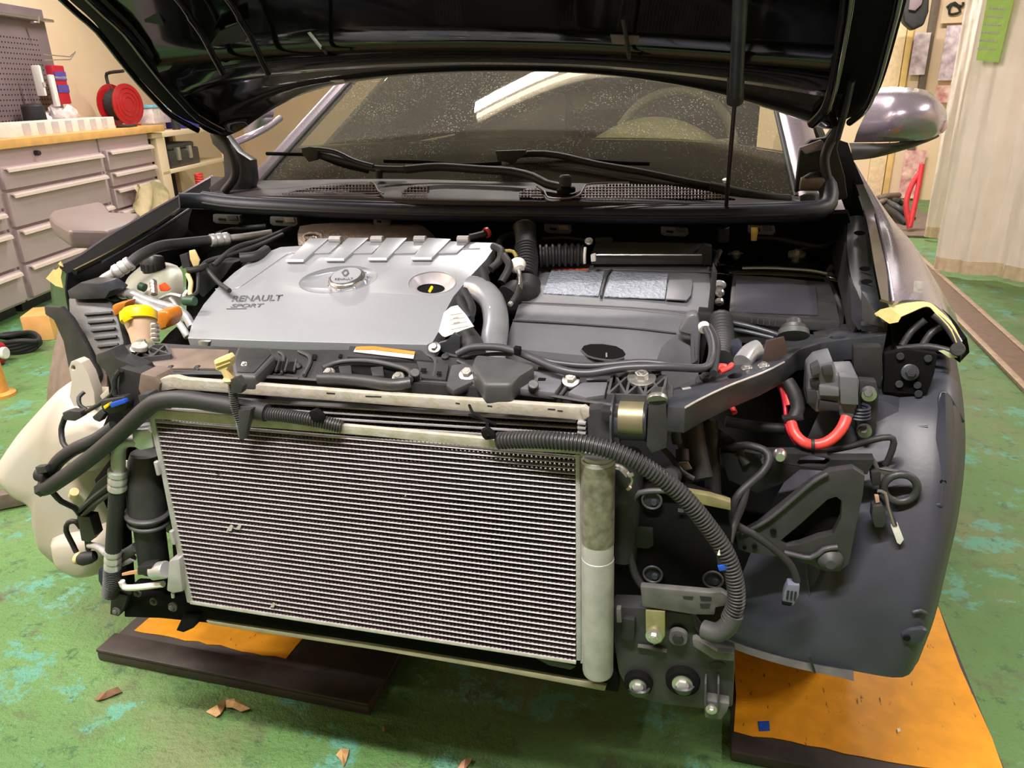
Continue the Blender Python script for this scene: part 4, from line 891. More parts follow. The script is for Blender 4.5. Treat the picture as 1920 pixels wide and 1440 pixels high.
# ---- engine cover
FC = FP((352, 622, .32), (800, 634, .32), (730, 452, .66))
oil = ell(810, 531, 45, 22, 28, -0.06); dish = ell(634, 524, 74, 24, 32, -0.12)
EC = plate('engine_cover', [(352, 634), (360, 606), (382, 570), (410, 537), (440, 510), (466, 492), (492, 476), (526, 463), (590, 459), (700, 456), (800, 455), (862, 453), (926, 455), (928, 462), (912, 486), (880, 520), (850, 556), (836, 582), (828, 612), (812, 640), (800, 646), (700, 644), (500, 639)], FC, 0.035, SILVER, CAR, holes=[oil, dish], bev=0.006, seg=3, vec=(0, 0.006, -0.036))
g0 = off(FC, -0.012)
bm = bmesh.new(); a = [FC(*p) for p in oil]; b = [off(FC, -0.022)(*p) for p in ell(808, 541, 26, 9, 28)]
A = [bm.verts.new(p) for p in a]; B = [bm.verts.new(p) for p in b]
for i in range(28): bm.faces.new([A[i], A[(i+1) % 28], B[(i+1) % 28], B[i]])
obj('filler_funnel', bm, mat('funnel_silver', (206, 204, 210), 0.3, metal=0.5), EC)
plate('funnel_pit', ell(808, 541, 28, 10), off(FC, -0.024), 0.004, PITCH, EC, bev=0)
tube('dipstick_handle', [off(FC, -0.012)(809, 541), off(FC, -0.008)(810, 538), off(FC, -0.012)(805, 547)], 0.0028, YEL, EC, 8, straight=True)
tube('funnel_rim', [FC(u, v) for u, v in oil+oil[:1]], 0.0016, SILVER, EC, 6)
# raised intake runners
f2 = off(FC, 0.007)
for a, b, c, d in (((537, 489), (568, 489), (617, 446), (580, 446)), ((611, 487), (644, 487), (692, 445), (652, 445)), ((691, 486), (724, 486), (764, 445), (724, 445)), ((772, 485), (808, 485), (846, 447), (800, 445))):
    plate('intake_rib', [a, b, c, d], f2, 0.009, SILVER, EC, bev=0.003, seg=2)
    plate('rib_highlight', [(a[0]-1, a[1]-3), (b[0]+1, b[1]-3), (b[0]+1, b[1]+1), (a[0]-1, a[1]+1)], off(FC, 0.0075), 0.002, MATS['highlight_silver'] if 'highlight_silver' in MATS else mat('highlight_silver', (226, 226, 230), 0.3, metal=0.2), EC, bev=0.0008)  # pale strips paint highlights onto the rib fronts
for u0, u1 in ((566, 611), (642, 691), (722, 772), (806, 850)):
    plate('rear_step', [(u0+8, 475), (u1+6, 474), (u1+30, 452), (u0+34, 452)], off(FC, 0.0035), 0.004, SILVER, EC, bev=0.002)
    cyl('runner_end', f2((u0+u1)/2+30, 449), f2((u0+u1)/2+52, 449), 0.008, ALUD, EC)
tube('cover_crease', [off(FC, 0.0005)(u, v) for u, v in ((404, 542), (440, 541), (456, 534), (500, 503), (540, 476), (556, 474), (600, 474), (900, 466))], 0.0012, SILVER, EC, 6)
# emblem dish and cap
bm = bmesh.new(); cc = (640, 528); rings = []
for k_, dz in ((1.0, 0.0), (0.92, -0.004), (0.78, -0.009), (0.58, -0.012), (0.3, -0.013)):
    fz = off(FC, dz+0.0002); rings.append([bm.verts.new(fz(cc[0]+(p[0]-cc[0])*k_, cc[1]+(p[1]-cc[1])*k_)) for p in dish])
for A, B in zip(rings, rings[1:]):
    for i in range(32): bm.faces.new([A[i], A[(i+1) % 32], B[(i+1) % 32], B[i]])
bm.faces.new(rings[-1]); obj('emblem_dish', bm, SILVER, EC, 1.2)
CHR = mat('bright_trim', (214, 214, 220), 0.16, metal=0.9, var=0.05)
pc = FC(652, 527); nrm = (off(FC, 0.01)(652, 532)-FC(652, 532)); nrm = Vector((0, nrm.y, nrm.z)).normalized()
nrm = (off(FC, 1)(800, 600)-0*FC(0, 0)); a_, b_, c_ = FC(800, 600), FC(900, 600), FC(800, 700); nrm = (b_-a_).cross(c_-a_).normalized(); nrm = nrm if nrm.dot(CAM-a_) > 0 else -nrm
EM = turned('oil_cap_emblem', pc-nrm*0.004, pc+nrm*0.013, [(0, 0.039), (0.5, 0.039), (0.7, 0.038), (0.85, 0.036), (0.93, 0.034), (1, 0.032)], CHR, EC, 40)
turned('emblem_face', pc+nrm*0.0128, pc+nrm*0.0136, [(0, 0.0305), (1, 0.0305)], SILVER, EM, 40)
for k in range(8):
    a = 2*pi*k/8; ux = Vector((1, 0, 0)); uy = nrm.cross(ux).normalized(); q = pc+nrm*0.003+(ux*cos(a)+uy*sin(a))*0.038
    cyl('grip_lug', q-nrm*0.006, q+nrm*0.002, 0.004, CHR, EM, 10)
fe = lambda u, v: (lambda dr: CAM+dr*(((pc+nrm*0.0142)-CAM).dot(nrm)/dr.dot(nrm)))(ray(u, v))
INK = mat('dark_print', (70, 72, 76), 0.5, var=0)
plate('diamond_mark', [(646, 505), (652, 505), (655, 512), (650, 518), (645, 518), (640, 511)], fe, 0.0008, INK, EM, holes=[[(647, 508), (650, 508), (651, 512), (648, 515), (646, 515), (644, 511)]], bev=0)
text('emblem_lettering', 'RENAULT', fe, 628, 525, 662, 524, 3.6, INK, EM, th=0.0003, raise_=0.0003)
GREYTX = mat('raised_grey_letters', (84, 87, 92), 0.5, metal=0.1, var=0)
text('cover_lettering', 'RENAULT', FC, 434, 565.5, 532, 563.5, 11, GREYTX, EC, th=0.0008, shear=0.3, bold=0.015)
text('cover_lettering', 'SPORT', FC, 432, 576.5, 496, 575.5, 6.5, GREYTX, EC, th=0.0006, shear=0.35, bold=0.02)
tube('lettering_underline', [off(FC, 0.001)(425, 579), off(FC, 0.001)(462, 578.5)], 0.0009, GREYTX, EC, 6, straight=True)
# heat shield behind the cover
HS = grid('heat_shield', [[(562, 424, .74), (600, 419, .76), (680, 417, .77), (760, 421, .77), (790, 422, .76), (812, 440, .74)], [(558, 440, .70), (600, 436, .71), (680, 434, .71), (760, 436, .71), (790, 440, .71), (822, 452, .7)], [(560, 460, .68), (600, 458, .68), (680, 456, .68), (760, 456, .68), (800, 456, .68), (830, 458, .68)]], SHIELD, CAR, 0.004, 3)
bolt((586, 449, .68), (0, -0.5, 0.8), 0.006, HS); tube('shield_bead', [(575, 452, .69), (570, 444, .7), (580, 438, .7), (600, 441, .7), (606, 452, .69)], 0.004, SHIELD, HS, 8)
# turbo pipe and tag, bellows
TPIPE = tube('boost_pipe', [(882, 540, .47), (902, 544, .46), (922, 564, .43), (930, 600, .38), (926, 640, .32), (920, 690, .25)], 0.0228, PIPEM, CAR, 24, 0.015, label='polished bent boost pipe')
tube('pipe_marking', [(918, 575, .38), (921, 585, .375), (923, 600, .355)], 0.0015, WHITE, TPIPE, 6)
f = FP((822, 575, .27), (888, 612, .26), (835, 632, .24))
TG = plate('parts_tag', [(822, 622), (832, 586), (845, 575), (858, 572), (874, 590), (889, 612), (870, 618), (835, 632), (829, 630)], f, 0.0012, mat('tag_paper', (196, 194, 188), 0.6), CAR, bev=0.0004, label='white printed paper tag')
for k in range(4): plate('print_line', [(842+k*1, 588+k*9), (866+k*4, 585+k*8), (867+k*4, 587+k*8), (842+k*1, 591+k*9)], off(f, 0.0008), 0.0004, LUMP, TG, bev=0)
plate('print_block', [(848, 592), (858, 590), (862, 606), (851, 608)], off(f, 0.0008), 0.0004, LUMP, TG, bev=0)
tube('coolant_hose', [(870, 625, .33), (884, 645, .28), (890, 668, .22)], 0.019, RUBBER, CAR, 16)

tube('intake_duct', [(984, 425, .70), (986, 450, .68), (988, 480, .64), (982, 520, .58)], 0.0225, RUBBER, CAR, 18, corr=0.0, label='upright black rubber duct')
tube('bellows', [(986, 466, .655), (987, 490, .62), (984, 524, .575)], 0.0245, RUBBER, CAR, 18, corr=0.008)
cyl('duct_mouth', (984, 424, .705), (984, 429, .70), 0.025, DARK, CAR)
tube('intake_bellows', [(1012, 480, .66), (1050, 478, .67), (1094, 478, .68)], 0.0235, RUBBER, CAR, 18, corr=0.0125, label='ribbed black intake bellows')
tube('hose_clamp', [PY(1100, 478, .665)+Vector((0, -0.0255*cos(a), 0.0255*sin(a))) for a in [-0.5+1.3*i/10 for i in range(11)]], 0.003, WHITE, CAR, 6)
bolt((1104, 452, .66), (0, -0.6, 0.8), 0.005, CAR); plate('clamp_block', [(1107, 478), (1116, 476), (1117, 490), (1108, 491)], FY(.64), 0.01, WHITE, CAR)
tube('intake_elbow', [(952, 560, .50), (966, 550, .52), (984, 552, .54), (990, 530, .57)], 0.026, RUBBER, CAR, 18)
SN = turned('air_sensor', (968, 492, .58), (974, 505, .56), [(0, 0.012), (0.3, 0.0165), (0.6, 0.0165), (1, 0.010)], WHITE, CAR, label='white round air sensor on a thin hose')
tube('sensor_hose', [(972, 506, .56), (976, 530, .47), (970, 555, .43), (955, 572, .41)], 0.0045, STEEL, SN, 8); tube('sensor_hose_sleeve', [(975, 534, .465), (971, 550, .435), (960, 568, .415)], 0.006, DARK, SN, 8)
tube('yellow_loom', [(934, 478, .58), (948, 471, .59), (962, 472, .59), (968, 482, .585)], 0.004, mat('loom_ochre', (150, 130, 60), 0.6), CAR, 8)
for q in ([(925, 462, .6), (940, 470, .58), (936, 490, .56), (920, 505, .54)], [(905, 505, .5), (912, 530, .46), (914, 550, .44)], [(945, 480, .56), (955, 500, .53), (940, 530, .5)], [(862, 560, .4), (872, 585, .36), (882, 600, .33)], [(870, 545, .42), (884, 575, .38), (880, 600, .35)], [(880, 446, .66), (905, 440, .68), (912, 436, .69)]):
    tube('engine_hose', q, 0.008, RUBBER, CAR, 8)
turned('red_hose_band', (911, 437, .685), (915, 435, .69), [(0, 0.011), (1, 0.011)], RED, CAR)
plate('cover_bracket', [(820, 645), (836, 640), (850, 625), (862, 632), (862, 660), (850, 672), (838, 664), (820, 655)], FY(.24), 0.012, BMETAL, CAR); bolt((815, 652, .235), (0, -.7, .7), 0.006, CAR)
# ---- air filter box
AF = {}
rr = [[(1014, 493, .70), (1100, 495, .70), (1200, 496, .70), (1300, 498, .70), (1338, 500, .70)],
      [(1010, 504, .68), (1100, 505, .68), (1200, 506, .68), (1300, 508, .68), (1336, 510, .68)],
      [(976, 562, .52), (1080, 567, .52), (1190, 573, .52), (1290, 580, .52), (1327, 583, .52)],
      [(974, 567, .505), (1080, 572, .505), (1190, 579, .505), (1290, 587, .505), (1325, 590, .50)],
      [(964, 598, .43), (1075, 604, .43), (1190, 613, .43), (1270, 622, .43), (1312, 626, .45)],
      [(961, 604, .422), (1074, 610, .42), (1190, 618, .42), (1268, 627, .42), (1313, 632, .44)],
      [(953, 628, .39), (1070, 635, .38), (1190, 646, .38), (1240, 650, .38), (1312, 660, .42)],
      [(945, 652, .36), (1065, 664, .35), (1190, 675, .35), (1230, 680, .35), (1310, 694, .41)],
      [(940, 700, .35), (1065, 704, .345), (1190, 715, .345), (1230, 720, .345), (1308, 740, .40)]]
AIRM = mat('air_box_plastic', (98, 99, 105), 0.42, var=0.1, scale=14, bump=0.12, bscale=500)
AB = grid('air_filter_box', rr, AIRM, CAR, 0.02, 0, label='grey black air filter housing', smooth=0.35)
pt = FP((1010, 504, .68), (1336, 510, .68), (1080, 567, .52))
tube('lid_edge', [off(pt, 0.002)(u, v) for u, v in ((1010, 505), (1100, 506), (1200, 507), (1336, 511))], 0.002, GRAYPL, AB, 6)
tube('lid_seam', [(974, 566, .502), (1080, 571, .502), (1190, 577, .502), (1325, 588, .498)], 0.0013, GRAYPL, AB, 6)
tube('lid_seam', [(962, 600, .421), (1074, 607, .419), (1190, 616, .419), (1268, 625, .419)], 0.0016, DARK, AB, 6)
fp = off(pt, 0.003)
plate('embossed_panel', [(1034, 505), (1134, 507), (1122, 554), (1018, 549)], fp, 0.003, FOIL, AB, bev=0.001, label='silver embossed foil panel')
plate('embossed_panel', [(1147, 508), (1252, 513), (1247, 559), (1132, 555)], fp, 0.003, FOIL, AB, bev=0.001, label='silver embossed foil panel')
tube('panel_strip', [off(pt, 0.004)(u, v) for u, v in ((1147, 506), (1138, 514), (1130, 540), (1127, 556))], 0.003, GRAYPL, AB, 8)
plate('orange_edge_strip', [(1035, 502), (1104, 503), (1104, 506), (1034, 505)], off(pt, 0.0045), 0.001, mat('strip_orange', (206, 110, 80), 0.5), AB, bev=0)
plate('blank_pad', [(1256, 514), (1290, 515), (1297, 520), (1299, 530), (1296, 552), (1288, 562), (1248, 560)], fp, 0.003, AIRM, AB, bev=0.0015)
pf = FP((1065, 664, .35), (1190, 675, .35), (1070, 635, .38))
plate('oval_opening', [(1090+0, 655), (1095, 648), (1108, 645), (1130, 645), (1155, 649), (1168, 656), (1173, 664), (1168, 671), (1150, 674), (1125, 673), (1102, 668), (1092, 662)], off(pf, 0.0006), 0.002, PITCH, AB, bev=0)
tube('opening_rim', [off(pf, 0.001)(u, v) for u, v in ((1090, 657), (1102, 668), (1125, 674), (1150, 676), (1170, 671))], 0.002, GRAYPL, AB, 6); cyl('opening_pin', off(pf, 0.004)(1137, 670), off(pf, 0.004)(1137, 662), 0.0016, STEEL, AB)
plate('box_side', [(1336, 502), (1344, 520), (1336, 600), (1326, 640), (1314, 690), (1312, 640), (1326, 590)], FY(.48), 0.05, DARK, AB, bev=0.003)
plate('lid_corner_block', [(1288, 590), (1306, 588), (1314, 620), (1310, 680), (1296, 686), (1294, 630), (1270, 624)], FY(.40), 0.03, AIRM, AB, bev=0.008, seg=3)
plate('lid_corner_block', [(1308, 585), (1334, 588), (1334, 612), (1310, 606)], FY(.47), 0.04, DARK, AB, bev=0.004)
# ecu slab behind box
EU = plate('control_unit', [(1117, 452), (1318, 455), (1325, 462), (1318, 478), (1108, 478)], FP((1117, 452, .74), (1318, 455, .74), (1108, 478, .68)), 0.02, GRAYPL, CAR, bev=0.003, vec=(0, 0, -0.02), label='flat black tray behind the air box')
tube('slab_edge', [(1110, 478, .678), (1316, 478, .678)], 0.0016, STEEL, EU, 6, straight=True)
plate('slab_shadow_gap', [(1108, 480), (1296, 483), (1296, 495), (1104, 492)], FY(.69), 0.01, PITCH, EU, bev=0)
plate('slab_clip', [(1116, 446), (1147, 446), (1148, 454), (1116, 454)], FY(.74), 0.02, DARK, EU); plate('slab_side', [(1320, 458), (1334, 462), (1334, 498), (1310, 495), (1300, 480)], FY(.69), 0.02, DARK, EU)
for q, r, m in (([(1310, 500, .7), (1330, 496, .72), (1336, 540, .6)], .004, DARK), ([(1344, 600, .5), (1360, 598, .48), (1362, 640, .4)], .005, DARK), ([(1330, 470, .78), (1342, 476, .76), (1338, 500, .7)], .006, DARK), ([(960, 440, .74), (940, 450, .7), (930, 470, .66)], .008, RUBBER), ([(1016, 448, .74), (1060, 446, .74), (1108, 452, .74)], .004, DARK)):
    tube('engine_loom', q, r, m, CAR, 8)
# ---- strut tower and battery cover
ST_ = grid('strut_tower', [[(1340, 476, .88), (1370, 462, .90), (1430, 459, .92), (1500, 460, .92), (1560, 464, .9), (1594, 470, .86)], [(1338, 490, .80), (1370, 484, .80), (1430, 482, .81), (1500, 484, .81), (1560, 490, .80), (1596, 500, .78)], [(1340, 506, .74), (1375, 502, .72), (1430, 502, .72), (1500, 506, .72), (1556, 512, .72), (1590, 530, .70)], [(1344, 530, .74), (1375, 530, .71), (1430, 530, .71), (1500, 532, .71), (1556, 540, .71), (1590, 560, .70)]], BPAINT, CAR, 0.006, 4)
for u, v in ((1380, 480), (1494, 477), (1432, 461)): bolt((u, v, .83 if v > 465 else .915), (0, -0.35, 0.94), 0.0085, ST_, ALU, 'tower_nut', 2.1)
BC = plate('battery_cover', [(1374, 514), (1450, 518), (1556, 528), (1568, 560), (1576, 602), (1500, 602), (1420, 596), (1366, 590), (1370, 545)], FP((1374, 514, .70), (1556, 528, .68), (1420, 596, .48)), 0.06, BLACK, CAR, bev=0.006, vec=(0, 0.0, -0.05), label='black battery box lid')
fb = FP((1374, 514, .70), (1556, 528, .68), (1420, 596, .48))
plate('lid_panel', [(1380, 524), (1530, 536), (1534, 590), (1378, 584)], off(fb, 0.003), 0.003, mat('lid_violet_black', (58, 57, 66), 0.4, var=0.05), BC, bev=0.002)
plate('lid_front', [(1366, 588), (1420, 594), (1500, 600), (1576, 604), (1572, 624), (1500, 618), (1440, 612), (1368, 603)], FY(.46), 0.02, BLACK, BC, bev=0.003)
for k in range(5): tube('lid_vent', [(1410+k*11, 597+k*1.2, .456), (1410+k*11, 606+k*1.2, .456)], 0.0013, GRAYPL, BC, 6, straight=True)
tube('tray_rail', [(1366, 604, .44), (1400, 611, .43), (1450, 625, .42), (1470, 632, .41)], 0.005, BMETAL, CAR, 8)
tube('tray_rail', [(1372, 618, .42), (1400, 622, .41), (1450, 634, .40)], 0.004, BMETAL, CAR, 8)
for u, v, r in ((1348, 534, .013), (1349, 565, .008), (1350, 548, .008)): cyl('terminal_knob', (u, v+6, .56), (u, v-4, .57), r, ALU if r > .01 else STEEL, CAR, ch=0.4)
tube('brake_line', [(1352, 466, .86), (1400, 448, .84), (1450, 447, .83), (1500, 456, .82), (1540, 462, .82), (1586, 442, .86)], 0.006, DARK, CAR, 8); tube('brake_line', [(1490, 470, .84), (1530, 462, .84), (1592, 458, .86)], 0.003, GRAYPL, CAR, 6)
tube('drip_edge', [(1392, 503, .713), (1450, 503, .71), (1520, 508, .71), (1550, 514, .71)], 0.0035, CHR, ST_, 8)
tube('foil_scrap', [(1350, 470, .8), (1342, 490, .78), (1348, 500, .76)], 0.006, BROWN, CAR, 6); tube('foil_scrap', [(1560, 500, .74), (1548, 520, .72), (1562, 545, .68), (1576, 580, .6), (1574, 612, .5)], 0.006, DARK, CAR, 6)
# ---- left side of the bay
RV = grid('coolant_reservoir', [[(262, 500, .56), (285, 492, .58), (312, 492, .58), (332, 498, .56)], [(240, 520, .50), (275, 514, .50), (315, 508, .51), (342, 512, .52)], [(232, 542, .46), (270, 545, .44), (312, 540, .44), (344, 540, .48)], [(236, 560, .46), (275, 580, .43), (320, 575, .44), (346, 570, .47)]], RESV, CAR, 0.05, 4, label='milky coolant bottle')
RC = turned('reservoir_cap', (288, 512, .52), (287, 478, .53), [(0, 0.021), (0.1, 0.0235), (0.75, 0.0235), (0.92, 0.021), (1, 0.016)], BLACK, RV, 28)
for k in range(14):
    a = 2*pi*k/14; P = PY(288, 505, .522)+Vector((0.0235*cos(a), 0.0235*sin(a), 0)); cyl('cap_grip', P, P+Vector((0, 0, 0.015)), 0.0022, DARK, RC, 6)
plate('cap_mark', [(277, 472), (286, 469), (290, 471), (280, 475)], FY(.515), 0.002, mat('lime_mark', (186, 206, 60), 0.5), RC, bev=0)
ACH = tube('suction_hose', [(238, 500, .42), (262, 480, .45), (300, 462, .5), (345, 456, .56), (400, 450, .62)], 0.0115, RUBBER, CAR, 14, label='thick black air conditioning hose')
def ferrule(name, a, b, r, par, m=ALU, n=3):
    prof = [(0, r*0.9)]
    for k in range(n): prof += [((k+0.15)/n, r), ((k+0.7)/n, r), ((k+0.85)/n, r*0.86)]
    prof += [(1, r*0.8)]; return turned(name, a, b, prof, m, par, 20)
ferrule('crimp_ferrule', (394, 451, .61), (430, 447, .65), 0.0145, ACH); tube('suction_tube', [(430, 447, .65), (470, 442, .69), (510, 436, .72)], 0.008, ALU, ACH, 10)
ferrule('crimp_ferrule', (246, 492, .42), (214, 512, .40), 0.0145, ACH, ALUD); tube('suction_tube', [(214, 512, .40), (192, 526, .39), (190, 540, .385), (205, 550, .38), (240, 552, .38)], 0.0095, ALUD, ACH, 12)
AL = tube('pressure_tube', [(218, 548, .37), (250, 552, .37), (285, 566, .37), (320, 576, .37), (345, 588, .36), (360, 612, .35)], 0.0085, ALU, CAR, 12, label='bright aluminium refrigerant tube')
tube('pressure_tube', [(252, 560, .36), (290, 580, .36), (320, 592, .36), (340, 612, .35), (352, 632, .34)], 0.007, ALUD, AL, 10); turned('tube_collar', (222, 548, .37), (240, 551, .37), [(0, 0.01), (0.5, 0.0125), (1, 0.01)], ALU, AL)
turned('rubber_clamp', (206, 549, .37), (224, 549, .37), [(0, 0.014), (0.5, 0.017), (1, 0.014)], DARK, AL)
ferrule('service_valve', (289, 552, .38), (287, 526, .40), 0.007, AL, STEEL, 4); ferrule('service_valve', (291, 640, .16), (290, 606, .17), 0.0075, AL, STEEL, 4)
plate('orange_tag', [(297, 535), (306, 530), (318, 542), (312, 547), (300, 546)], FY(.40), 0.006, mat('tag_orange', (232, 88, 40), 0.4), CAR)
cyl('green_plug', (262, 536, .42), (272, 540, .42), 0.009, mat('plug_green', (40, 74, 52), 0.5), CAR); cyl('green_plug', (345, 564, .38), (366, 565, .38), 0.009, MATS['plug_green'], CAR)
WF = turned('washer_filler', (268, 652, .18), (262, 598, .20), [(0, 0.016), (0.5, 0.02), (0.9, 0.026), (1, 0.026)], mat('filler_pink', (206, 176, 150), 0.35, var=0.1), CAR, 24, label='pinkish washer filler neck')
turned('filler_lid', (261, 602, .195), (259, 580, .205), [(0, 0.029), (0.25, 0.030), (0.7, 0.030), (0.8, 0.027), (1, 0.024)], YEL, WF, 28, label='bright yellow cap'); plate('lid_lip', [(224, 592), (234, 586), (242, 600), (232, 606)], FY(.165), 0.012, YEL, WF, bev=0.002)
plate('amber_flask', [(292, 584), (312, 582), (320, 598), (312, 616), (298, 622), (290, 606)], FY(.26), 0.04, AMBER, CAR, bev=0.008, seg=3)
plate('amber_flask', [(208, 572), (236, 566), (232, 584), (212, 596)], FY(.26), 0.03, AMBER, CAR, bev=0.006)
TB = plate('tan_bracket', [(354, 470), (364, 468), (374, 488), (372, 498), (362, 500), (356, 486)], FY(.5), 0.004, TANP, CAR); tube('tan_pipe', [(352, 515, .46), (358, 530, .44), (356, 550, .42), (362, 560, .41)], 0.005, TANP, CAR, 8)
plate('black_relay', [(336, 478), (350, 474), (356, 500), (342, 504)], FY(.52), 0.03, BLACK, CAR)
for q, r in (([(372, 508, .48), (390, 490, .52), (430, 478, .56), (480, 462, .62), (530, 440, .7)], 0.0055), ([(400, 498, .52), (440, 466, .58), (490, 450, .66), (545, 428, .74)], 0.006), ([(350, 508, .46), (375, 504, .48), (386, 498, .5)], 0.007), ([(372, 508, .48), (372, 530, .45), (368, 550, .42), (345, 560, .4)], 0.004), ([(384, 500, .5), (410, 530, .46), (430, 545, .42)], 0.005), ([(450, 484, .56), (480, 480, .58), (500, 468, .62)], 0.011), ([(405, 440, .7), (440, 430, .76), (500, 424, .78)], 0.006)):
    tube('engine_loom', q, r, RUBBER, CAR, 8)
for q in ([(318, 558, .38), (330, 572, .38), (334, 590, .37)], [(300, 560, .4), (320, 552, .4), (340, 556, .4)], [(352, 545, .42), (345, 555, .41), (350, 570, .39)]): tube('small_pipe', q, 0.004, ALUD, CAR, 6)
plate('alternator_part', [(365, 500), (400, 490), (440, 492), (420, 520), (400, 540), (380, 560), (366, 545)], FY(.55), 0.05, DARK, CAR, bev=0.006); plate('manifold_edge', [(442, 486), (470, 480), (480, 488), (452, 500)], FY(.60), 0.03, ALUD, CAR, bev=0.006)
plate('shroud_lug', [(370, 640), (392, 641), (388, 654), (376, 654)], FY(.24), 0.01, STEEL, CAR)
# left lamp bracket: ribbed panel and plain sheet
LP = plate('lamp_bracket', [(128, 560), (150, 548), (178, 548), (208, 566), (222, 600), (232, 640), (226, 690), (196, 700), (182, 672), (150, 610), (130, 590)], FP((128, 560, .33), (208, 566, .33), (196, 700, .22)), 0.03, BLACK, CAR, bev=0.003)
for k in range(6): tube('bracket_rib', [off(FP((128, 560, .33), (208, 566, .33), (196, 700, .22)), 0.003)(u, v) for u, v in ((160+k*6, 590+k*15), (210+k*3, 586+k*15))], 0.003, GRAYPL, LP, 6, straight=True)
plate('bracket_top', [(126, 545), (150, 530), (186, 532), (206, 546), (196, 560), (150, 562), (130, 560)], FY(.32), 0.05, BMETAL, LP, bev=0.003)
plate('lamp_carrier_sheet', [(82, 574), (112, 576), (132, 598), (164, 650), (186, 706), (182, 730), (150, 720), (128, 690), (118, 640), (100, 600), (84, 590)], FY(.27), 0.012, BLACK, CAR, bev=0.003)
grid('arch_liner', [[(112, 606, .40), (150, 600, .36), (200, 610, .33)], [(102, 650, .36), (140, 670, .31), (200, 690, .29)], [(90, 720, .33), (120, 740, .28), (200, 760, .26)], [(88, 800, .31), (120, 810, .27), (200, 830, .25)], [(108, 920, .30), (140, 930, .27), (210, 950, .25)], [(150, 1010, .30), (180, 1010, .28), (215, 1020, .26)]], BROWN, CAR, 0.006, 3, label='left wheel arch liner edge')

# ================================================================== FRONT END
# ---- upper support panel
SPF = FP((230, 700, .06), (1200, 757, .06), (700, 662, .16))
SP = plate('front_support_panel', [(196, 668), (215, 652), (262, 640), (350, 646), (440, 650), (560, 655), (665, 655), (820, 668), (960, 676), (1140, 690), (1232, 694), (1262, 724), (1262, 762), (1180, 762), (1100, 752), (1000, 735), (900, 722), (780, 714), (600, 712), (440, 700), (300, 700), (216, 704)], SPF, 0.05, BLACK, CAR, bev=0.003, vec=(0, 0.008, -0.045))
s1 = off(SPF, 0.006)
plate('panel_shelf', [(262, 650), (430, 655), (420, 690), (300, 690), (272, 676)], s1, 0.006, BROWN, SP, bev=0.002)
SC = plate('air_scoop', [(446, 648), (508, 650), (516, 668), (478, 706), (438, 704), (434, 676)], off(SPF, 0.022), 0.03, GRAYPL, SP, bev=0.006, seg=3, vec=(0, 0.0, -0.022))
bolt(off(SPF, 0.024)(458, 683), (0, -.5, .85), 0.003, SC)
for k in range(3): plate('vent_opening', [(500+k*22, 676+k), (522+k*16, 676+k), (516+k*16, 694+k), (490+k*22, 692+k)], s1, 0.003, PITCH, SP, bev=0)
for k in range(4): tube('vent_bar', [s1(508+k*16, 674), s1(500+k*17, 696)], 0.0018, GRAYPL, SP, 6, straight=True)
ST1 = plate('warning_sticker', [(668, 650), (700, 649), (778, 659), (775, 672), (740, 668), (663, 659)], off(SPF, 0.009), 0.001, WHITE, SP, bev=0, label='orange and white warning sticker')
plate('sticker_orange', [(668, 650), (700, 649), (778, 659), (777, 664), (700, 655), (666, 655)], off(SPF, 0.0105), 0.001, mat('sticker_orange', (232, 130, 50), 0.5), ST1, bev=0)
plate('sticker_pad', [(655, 648), (790, 656), (812, 676), (650, 668)], s1, 0.008, BLACK, SP, bev=0.002)
for q, r in (([(522, 660), (532, 668), (528, 700)], .0022), ([(560, 658), (582, 672), (570, 704)], .003), ([(800, 664), (816, 676), (812, 708)], .0025), ([(858, 676), (876, 690), (846, 728)], .0025), ([(1010, 690), (1052, 698), (1062, 722), (1050, 742)], .0025), ([(440, 706), (500, 708), (560, 710)], .0025), ([(320, 696), (380, 697), (428, 698)], .002), ([(1100, 712), (1138, 714)], .002)):
    tube('panel_highlight_ridge', [off(SPF, 0.004)(u, v) for u, v in q], r, GRAYPL, SP, 6)  # lighter grey ridges put edge highlights into the colour
for u0, v0, w_, h_ in ((484, 702, 40, 6), (536, 705, 16, 6), (586, 664, 8, 10), (636, 664, 6, 6), (790, 690, 10, 6), (820, 696, 8, 6), (1010, 708, 14, 5), (930, 724, 14, 4)):
    plate('panel_pocket', [(u0, v0), (u0+w_, v0+w_*0.05), (u0+w_-2, v0+h_), (u0-2, v0+h_)], off(SPF, 0.011 if u0 > 900 or u0 == 790 or u0 == 820 else 0.003), 0.001, PITCH, SP, bev=0)
for u, v in ((322, 694), (372, 694), (736, 672), (560, 690), (836, 672)): turned('push_pin', off(SPF, 0.0)(u, v), off(SPF, 0.0)(u, v)+Vector((0, -0.003, 0.007)), [(0, .006), (0.7, .006), (1, .003)], DARK, SP, 12)
tube('panel_front_edge', [off(SPF, 0.003)(u, v) for u, v in ((300, 701), (440, 702), (600, 713), (780, 716), (900, 724), (1000, 737), (1100, 753), (1180, 763))], 0.0025, GRAYPL, SP, 6)
plate('scoop_face', [(450, 652), (504, 654), (508, 664), (476, 698), (444, 697), (441, 676)], off(SPF, 0.0235), 0.001, BLACK, SC, bev=0.0004)
